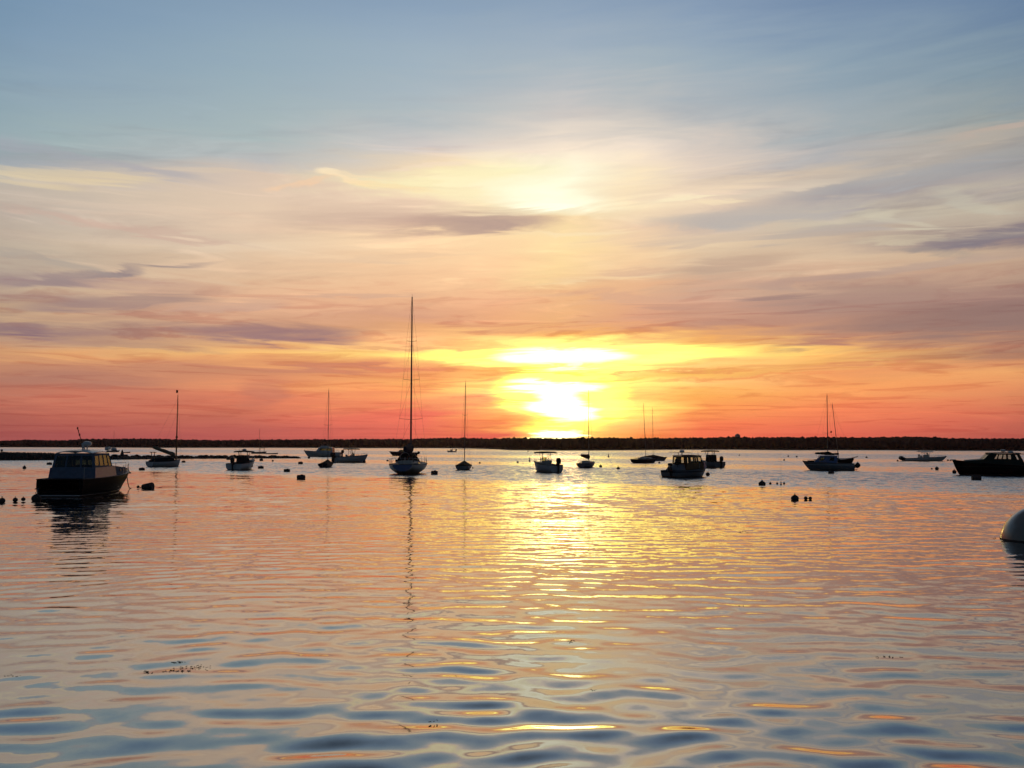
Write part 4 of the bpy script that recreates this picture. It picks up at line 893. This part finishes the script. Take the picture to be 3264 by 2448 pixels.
outboard(t, -5.0, 0, 1.0, 1.3)

# dark-hulled powerboat behind the tall sloop
g = place(1284, 1452.5); t = thing('motorboat', g, R(173), 'dark-hulled open motorboat with a framed windshield, partly behind the tall sloop', 'motorboat')
H = Hull(8.2, 2.6, 1.25, .95, rake=1.2, draft=.35, tr=.9, qs=3.0); hull_parts(H, t, 'navy', bottom='red')
house(t, -.6, 1.4, 1.05, .92, 1.0, 1.7, .7, .0, [(.1, .25, .75, .9)], [(.05, .2, .47, .9), (.53, .2, .95, .9)], 'grey', 'grey', roof=False, name='windshield', w1f=.85)
b = MB()
for s_ in (-1, 1): b.tube([(-.6, s_ * 1.0, 1.0), (.3, s_ * .98, 2.1), (1.1, s_ * .9, 2.15)], .03, 6).tube([(-.6, s_ * 1.0, 1.0), (-1.4, s_ * .98, 2.0)], .03, 6)
b.tube([(1.1, -.9, 2.15), (1.1, .9, 2.15)], .03, 6).tube([(.3, -.98, 2.1), (.3, .98, 2.1)], .03, 6).obj('canopy_frame', M['metal'], t)
outboard(t, -4.15, 0, .8, 1.3, .7)

# pilothouse boat right of the glare
g = place(2193, 1520.5); P = thing('pilothouse_boat', g, R(38), 'stubby pilothouse boat with a row of tall cabin windows, right of the sun glare', 'motorboat')
H = Hull(5.6, 2.3, 1.12, .68, rake=.75, draft=.35, tr=.88, qs=3.0); hull_parts(H, P, 'grey', bottom='foul', stripe=('navy', .50, .60))
house(P, -1.25, 1.35, .98, .86, .70, 2.08, .32, .05, [(.05, .50, .20, .90), (.28, .50, .43, .90), (.52, .50, .67, .90), (.76, .48, .94, .90)], [(.05, .48, .46, .90), (.54, .48, .95, .90)], 'wood', 'canvas', glass='clear', aft=[(.08, .5, .35, .9), (.62, .5, .92, .9)], roof_over=.12, crown=.05, w1f=.80)
w_, p_ = panel([(1.40, -.90, .80), (2.15, -.55, .98), (2.0, -.45, 1.35), (1.35, -.84, 1.55)], []); w2, p2 = panel([(1.40, .90, .80), (2.15, .55, .98), (2.0, .45, 1.35), (1.35, .84, 1.55)], [])
w_.add(w2.v, w2.f).add([(1.35, -.84, 1.55), (1.35, .84, 1.55), (2.0, .45, 1.35), (2.0, -.45, 1.35), (2.15, -.55, .98), (2.15, .55, .98)], [(0, 1, 2, 3), (3, 2, 5, 4)]).obj('trunk_cabin', M['blue'], P, smooth=False)
MB().tube([(-1.05, .3, 2.1), (-1.05, .3, 2.45)], .03, 6).tube([(-1.75, .9, 2.46), (-.3, -.75, 2.40)], .025, 6).obj('rod_rack', M['metal'], P); radome(P, -.85, 0, 2.42, .24)
MB().tube([(-.85, 0, 2.1), (-.85, 0, 2.42)], .05, 6).obj('radar_post', M['white'], P)
antenna(P, (-.1, -.6, 2.15), (-.1, -.62, 3.0)); antenna(P, (.95, -.5, 2.1), (.95, -.5, 2.5), .03)
rails(P, H, .66, .98, .42, 4, .014)
rows = [[Vector((x, k_ * w, z_)) for k_, z_ in ((-1, .68), (-.8, z), (0, z + .08), (.8, z), (1, .68))] for x, w, z in ((-2.4, .8, .80), (-2.0, .9, 1.15), (-1.6, .9, 1.25), (-1.3, .9, 1.25))]
b = MB().grid(rows); b.add(rows[0], [tuple(range(5))]); b.obj('cockpit_cover', M['grey'], P)
MB().tube([(-2.1, -.55, .7), (-2.15, -.55, 1.45)], .03, 6).box((-2.15, -.50, 1.62), (.35, .32, .42), bev=.09).box((-1.75, -.2, 1.38), (.5, .5, .3), bev=.08).box((-2.35, .2, 1.25), (.3, .5, .3), bev=.08).obj('spare_motor', M['engine'], P)
MB().box((-2.95, 0, .12), (.35, 1.9, .06), bev=.015).obj('swim_platform', M['wood'], P); outboard(P, -2.8, -.45, .62, .9, .2)

# blue-and-grey cabin boat, bow left
g = place(2640, 1499); C_ = thing('cabin_boat', g, R(163), 'blue and white cabin boat, bow left, in front of the two leaning-masted sailboats', 'motorboat')
H = Hull(6.3, 2.35, 1.18, .88, rake=1.0, draft=.35, tr=.9, qs=3.0); hull_parts(H, C_, 'grey', bottom='foul', stripe=('white', .68, .74))
house(C_, -1.1, 1.75, 1.0, .84, .95, 1.78, .80, .0, [(.16, .30, .38, .85), (.66, .25, .86, .80)], [(.05, .2, .47, .9), (.53, .2, .95, .9)], 'blue', 'blue', aft=[(.35, .05, .65, .9)], w1f=.72, z0f=1.02)
rails(C_, H, .62, .98, .25, 4, .012); outboard(C_, -3.15, .0, .68, 1.0, .9); MB().box((-3.3, 0, .15), (.4, 1.7, .06), bev=.015).obj('swim_platform', M['wood'], C_)

# dark cruiser cut by the right edge
g = place(3200, 1515); U = thing('cabin_cruiser', g + Vector((.3, .2, 0)), R(166), 'dark green-black cabin cruiser cut off by the right edge of the picture', 'motorboat')
H = Hull(10.6, 3.1, 1.62, .98, rake=.75, draft=.4, tr=.9, qs=3.0, tum=.04); hull_parts(H, U, 'black', bottom='foul')
H.band(.88, .95, n=20).obj('hull_stripe', M['green'], U)
rows = []
for f in (0, .25, .5, .75, .93, 1.0):
    x = 2.0 + 2.2 * f; wd = 1.12 * (1 - .45 * f ** 2); zt_ = 1.75 - .18 * f; zb = 1.15 + .25 * f
    if f == 1: zt_ = zb + .03
    rows.append([Vector((x, k_ * wd, z_)) for k_, z_ in ((-1, zb), (-.92, zt_ - .04), (0, zt_ + .05), (.92, zt_ - .04), (1, zb))])
MB().grid(rows).obj('trunk_cabin', M['green'], U)
house(U, -1.7, 2.75, 1.22, .98, 1.10, 2.32, 1.05, .55, [(.30, .50, .52, .90), (.56, .48, .74, .90), (.10, .48, .24, .88)], [(.05, .42, .47, .92), (.53, .42, .95, .92)], 'green', 'green', glass='clear', aft=None, w1f=.86, z0f=1.3)
MB().slab([[Vector((x, y, 2.33 - .03 * abs(y))) for y in (-1.0, 0, 1.0)] for x in (-2.1, -1.6, -1.1)], .05).obj('aft_visor', M['green'], U)
radome(U, .2, 0, 2.52, .28); MB().tube([(.2, 0, 2.4), (.2, 0, 2.55)], .06, 6).box((-.5, 0, 2.50), (.5, .5, .2), bev=.06).obj('roof_box', M['white'], U)
MB().lathe([(.08, -.02), (.2, .0), (.2, .12), (.08, .14)], (-2.15, .95, 1.85), 12, 'X').obj('life_ring', M['engine'], U)
H.well(.02, .30, .45, .2).obj('cockpit', M['deck'], U)
MB().box((5.2, 0, 1.62), (.6, .22, .10), bev=.03).obj('anchor_roller', M['metal'], U)
# dinghies far out
for (x, y, w, yw, lab) in ((403, 1443.5, 3.2, 0, 'tiny dark rowing boat beside the distant sailboat at left'), (867, 1447.5, 4.2, .1, 'tiny low boat right of the distant canopy sailboat')):
    g = place(x, y); t = thing('dinghy', g, yw, lab, 'boat'); H = Hull(w, 1.2, .42, .30, rake=.4, draft=.12, tr=.8)
    H.shell(10, 6).obj('hull', M['grey'], t); H.well(.04, .85, .08, .05).obj('thwart', M['wood'], t)

# ------------------------------------------------------------------ floats and buoys
def size_at(g): return math.hypot(g.x, g.y) / FPX
def buoy(kind, x, y, w, h, lab, mt='foul', cat='buoy', group=None, name=None):
    g = place(x, y); k = size_at(g); W_, Ht = w * k, h * k
    names = dict(ball='mooring_ball', drum='mooring_drum', cone='mooring_buoy', spar='spar_buoy', pair='float_pair')
    t = thing(name or names[kind], g + Vector((0, W_ * .3, 0)), rnd.uniform(-.3, .3), lab, cat, group)
    if kind == 'ball':
        r_ = W_ / 2; MB().ball((0, 0, Ht - r_ * .92), r_, 16, .92).obj('float', M[mt], t)
        MB().lathe([(r_ * .22, Ht - r_ * .15), (r_ * .18, Ht + r_ * .12)], n=8).tube([(r_ * .22 * math.cos(q * math.pi / 5), 0, Ht + r_ * .25 + r_ * .22 * math.sin(q * math.pi / 5)) for q in range(11)], r_ * .06, 6).obj('shackle', M['rust'], t)
    elif kind == 'cone':
        r_ = W_ / 2; MB().lathe([(r_ * .5, -.1), (r_ * .92, .02), (r_, Ht * .25), (r_ * .97, Ht * .45), (r_ * .75, Ht * .66), (r_ * .35, Ht * .85), (r_ * .12, Ht)], n=18).obj('float', M[mt], t)
        MB().tube([(r_ * .14 * math.cos(q * math.pi / 5), 0, Ht + r_ * .1 + r_ * .14 * math.sin(q * math.pi / 5)) for q in range(11)], r_ * .05, 6).obj('shackle', M['rust'], t)
    elif kind == 'drum':
        r_ = Ht * .56; MB().lathe([(r_ * .85, -W_ / 2), (r_, -W_ / 2 + r_ * .15), (r_, W_ / 2 - r_ * .15), (r_ * .85, W_ / 2)], (0, 0, Ht * .38), 18, 'X').obj('float', M[mt], t)
        MB().box((W_ * .1, 0, Ht * .98), (W_ * .3, r_ * .5, Ht * .14), bev=.01).tube([(W_ * .3, 0, Ht * .6), (W_ * .52, 0, Ht * .8), (W_ * .56, 0, Ht * .55)], r_ * .07, 6).obj('shackle', M['rust'], t)
    elif kind == 'spar':
        MB().lathe([(W_ * .4, -.3), (W_ * .5, 0), (W_ * .5, Ht * .35), (W_ * .3, Ht * .45), (W_ * .26, Ht * .9), (W_ * .5, Ht * .92), (W_ * .45, Ht)], n=10).obj('float', M[mt], t)
    elif kind == 'pair':
        r_ = h * k / 2 * 1.0
        MB().ball((-W_ * .3, 0, r_ * .8), r_ * 1.05, 12).obj('float', M[mt], t); MB().ball((W_ * .3, 0, r_ * .75), r_ * .95, 12).obj('float', M[mt], t)
        MB().tube([(-W_ * .2, 0, r_ * .6), (W_ * .2, 0, r_ * .6)], r_ * .25, 6).obj('rope', M['rope'], t)
    return t
buoy('ball', 3, 1603, 18, 14, 'dark ball float cut by the left edge, first of the row beside the big motorboat')
buoy('ball', 46, 1600, 14, 12, 'small dark ball float, left one of the two between the edge and the big motorboat')
buoy('ball', 72, 1599, 12, 12, 'small dark ball float, right one of the two between the edge and the big motorboat')
buoy('ball', 111, 1598, 27, 20, 'big dark ball float touching the stern corner of the big motorboat')
buoy('cone', 76, 1494, 10, 9, 'small pointed float alone on the water left of the big motorboat, nearer one')
buoy('drum', 155, 1481.5, 13, 7, 'small dark drum float just left of the big motorboat canopy')
buoy('drum', 450, 1499, 16, 8, 'small drum float between the big motorboat bow rail and the catboat')
buoy('ball', 439, 1557.5, 9, 9, 'small ball float between the rope end and the large tilted mooring drum', mt='rust')
g = place(467, 1557.5); k = size_at(g)
t = thing('mooring_drum', g + Vector((0, .2, 0)), R(-8), 'large dark mooring drum with one raised end, off the bow of the big motorboat', 'buoy')
b = MB().lathe([(8.0 * k, -16 * k), (9.0 * k, -13 * k), (11.5 * k, 14 * k), (10.5 * k, 16.5 * k)], (0, 0, 0), 20, 'X'); q = Matrix.Rotation(R(-7), 4, 'Y'); b.v = [tuple(q @ Vector(v) + Vector((0, 0, 5.5 * k))) for v in b.v]; b.obj('float', M['foul'], t)
MB().tube([(-15 * k, 0, 6 * k), (-22 * k, 0, 3 * k), (-25 * k, 0, 1 * k)], 1.2 * k, 6).obj('shackle', M['rust'], t)
buoy('drum', 584, 1474.5, 10, 6, 'small drum float just right of the catboat bow')
buoy('drum', 727, 1465.5, 11, 6, 'small dark float against the rocky spit, left of the covered center console')
buoy('drum', 832, 1469, 9, 7, 'small drum float at the rocks just right of the covered center console')
buoy('ball', 869, 1471, 6, 5, 'tiny ball float below the tip of the rocky spit')
buoy('drum', 830, 1493.5, 16, 8, 'drum float level with the waterline of the covered center console, on its right')
buoy('drum', 913, 1504, 19, 9, 'dark drum float between the covered center console and the small cross-decked buoy')
buoy('drum', 957, 1479.5, 13, 8, 'small tilted drum float below the bow of the white motor yacht')
buoy('drum', 958, 1526.5, 24, 13, 'largest drum float in the open water left of the tall sloop')
buoy('ball', 984, 1461.5, 8, 6, 'tiny float under the bow of the white motor yacht')
buoy('ball', 1161, 1475, 9, 8, 'small ball float under the bow of the white hardtop boat')
buoy('cone', 1235, 1470, 8, 5, 'tiny pointed float left of the tall sloop stern')
buoy('drum', 1384, 1513, 20, 13, 'drum float just right of the tall sloop hull')
buoy('ball', 1507, 1494, 5, 5, 'tiny ball float touching the right side of the tent-covered sailboat', mt='bwhite')
buoy('cone', 1529, 1477, 7, 4.5, 'tiny pointed float right of the tent-covered sailboat')
buoy('ball', 1650, 1475.5, 7, 5, 'tiny float left of the center console in the glare')
buoy('spar', 1688, 1471, 5, 12, 'thin upright spar buoy beside the bow of the center console in the glare')
buoy('spar', 1683, 1440.5, 4, 5, 'tiny far-off marker near the beach headland', mt='rust')
buoy('spar', 1940, 1457, 5, 9, 'thin upright spar buoy right of the bundled-sail boat')
buoy('cone', 1915, 1489, 10, 8, 'small pointed float, first one right of the bundled-sail boat')
buoy('cone', 1971, 1495.5, 11, 8, 'small pointed float below the low dark sailboat, alone on the gray water')
buoy('ball', 2102, 1477, 7, 5, 'tiny float under the bow of the low dark sailboat')
buoy('ball', 2257, 1517, 13, 11, 'dark ball float under the bow of the pilothouse boat')
buoy('cone', 2431, 1547, 22, 15, 'pointed buoy heading the row of small floats right of the pilothouse boat')
for i, (x, y, w, lab) in enumerate(((2456, 1544, 8, 'small ball float right beside the pointed buoy of the row'), (2478, 1544.5, 7, 'middle small ball float of the row right of the pilothouse boat'), (2500, 1544, 7, 'last small ball float of the row, farthest right'))):
    buoy('ball', x, y, w, 6.5, lab, group='small ball floats in a row right of the pilothouse boat')
t = buoy('spar', 2490, 1546, 5, 10, 'slim float carrying a long thin pole, in the row of small floats')
MB().tube([(0, 0, .1), (.03, 0, 2.6)], .007, 5).obj('pole', M['wire'], t)
buoy('cone', 2536, 1594, 24, 17, 'big dark onion-shaped mooring buoy alone on the orange water')
buoy('pair', 2578, 1593, 24, 11, 'pair of dark floats tied together beside the onion-shaped buoy')
for (x, y, w, lab) in ((2500, 1468, 6, 'tiny float left of the blue cabin boat bow'), (2513, 1456, 5, 'tiny pale float far left of the blue cabin boat'), (2540, 1457.5, 6, 'tiny dark float above the bow of the blue cabin boat'), (2763, 1459.5, 7, 'tiny float right of the leaning masts'), (2357, 1453, 4, 'tiny far float right of the pilothouse boat')):
    buoy('ball', x, y, w, 4, lab)
buoy('drum', 2651, 1510, 16, 8, 'drum float just in front of the blue cabin boat waterline')
buoy('ball', 2735, 1480, 10, 6, 'small float at the bowsprit end of the dodger sailboat')
buoy('ball', 2862, 1470.5, 6, 4, 'tiny float behind the raised outboard of the long low boat')
buoy('pair', 3028, 1469, 14, 5, 'tiny pair of floats between the long low boat and the dark cruiser')
buoy('ball', 2971, 1496, 6, 3.5, 'tiny float left of the ball float below the long low boat')
buoy('ball', 2988, 1498, 11, 9, 'dark ball float on gray water left of the dark cruiser bow')
buoy('ball', 3044, 1509, 12, 10, 'dark float touching the bow of the dark cruiser')
buoy('drum', 3116, 1530, 24, 15, 'square-looking drum float in front of the dark cruiser waterline')
# huge white ball at the right edge
g = at(3336, 1722); k = size_at(g); t = thing('mooring_ball', g, 0, 'huge glossy white mooring ball with dark band, cut off by the right edge', 'buoy')
r_ = 116 * k; f_ = MB().ball((0, 0, -.05 * r_), r_, 48, .90); f_.obj('float', M['bwhite'], t)
MB().lathe([(r_ * .985, -.28 * r_), (r_ * 1.004, -.08 * r_), (r_ * 1.003, .03 * r_)], n=48).obj('waterline_band', M['foul'], t)
MB().lathe([(.12, r_ * .82), (.12, r_ * .95), (.04, r_ * 1.0)], n=10).tube([(.16 * math.cos(q * math.pi / 6), 0, r_ * 1.05 + .16 * math.sin(q * math.pi / 6)) for q in range(13)], .03, 6).obj('shackle', M['rust'], t)

# floating weed
wd = MB(); wr = np.random.RandomState(21)
for (x, y, w, n_) in ((565, 2112, 60, 10), (600, 2128, 120, 12), (560, 2142, 90, 26), (480, 2145, 60, 8), (640, 2125, 60, 8), (40, 2155, 60, 9), (1822, 2045, 40, 8), (1890, 2200, 22, 8), (2372, 1696, 30, 8), (2370, 1932, 26, 4), (2830, 2094, 80, 8), (3165, 1718, 24, 4), (1380, 2300, 30, 3)):
    for _ in range(n_):
        p = at(x + wr.uniform(-w, w) * .5, y + wr.uniform(-3, 3)); p.z = .0; k = size_at(p); a0 = wr.uniform(0, 6.28); ln = wr.uniform(3, 10) * k
        pts = [p]
        for j in range(4): a0 += wr.uniform(-.7, .7); pts.append(pts[-1] + Vector((math.cos(a0) * ln / 4, math.sin(a0) * ln / 3, wr.uniform(-.01, .012))))
        for q in pts: q.z = q.z * .4 + .004
        wd.tube(pts, .0025 + .003 * wr.rand(), 5)
tag(wd.obj('floating_seaweed', M['weed']), 'loose dark strands of seaweed drifting on the near water', 'seaweed', kind='stuff')

# ------------------------------------------------------------------ evening haze over the bay
hz = bpy.data.materials.new('evening_haze'); hz.use_nodes = True; nt = hz.node_tree; nt.nodes.clear()
pv = N('ShaderNodeVolumePrincipled'); pv.inputs['Color'].default_value = (.95, .74, .78, 1); pv.inputs['Density'].default_value = 0.00005; pv.inputs['Anisotropy'].default_value = .85
wo = N('ShaderNodeOutputMaterial'); L(pv.outputs[0], wo.inputs['Volume'])
hb_ = MB().box((0, 1300, 14), (6000, 2900, 30)).obj('haze', hz, smooth=False)
tag(hb_, 'thin evening haze over the whole bay', 'haze', kind='stuff')
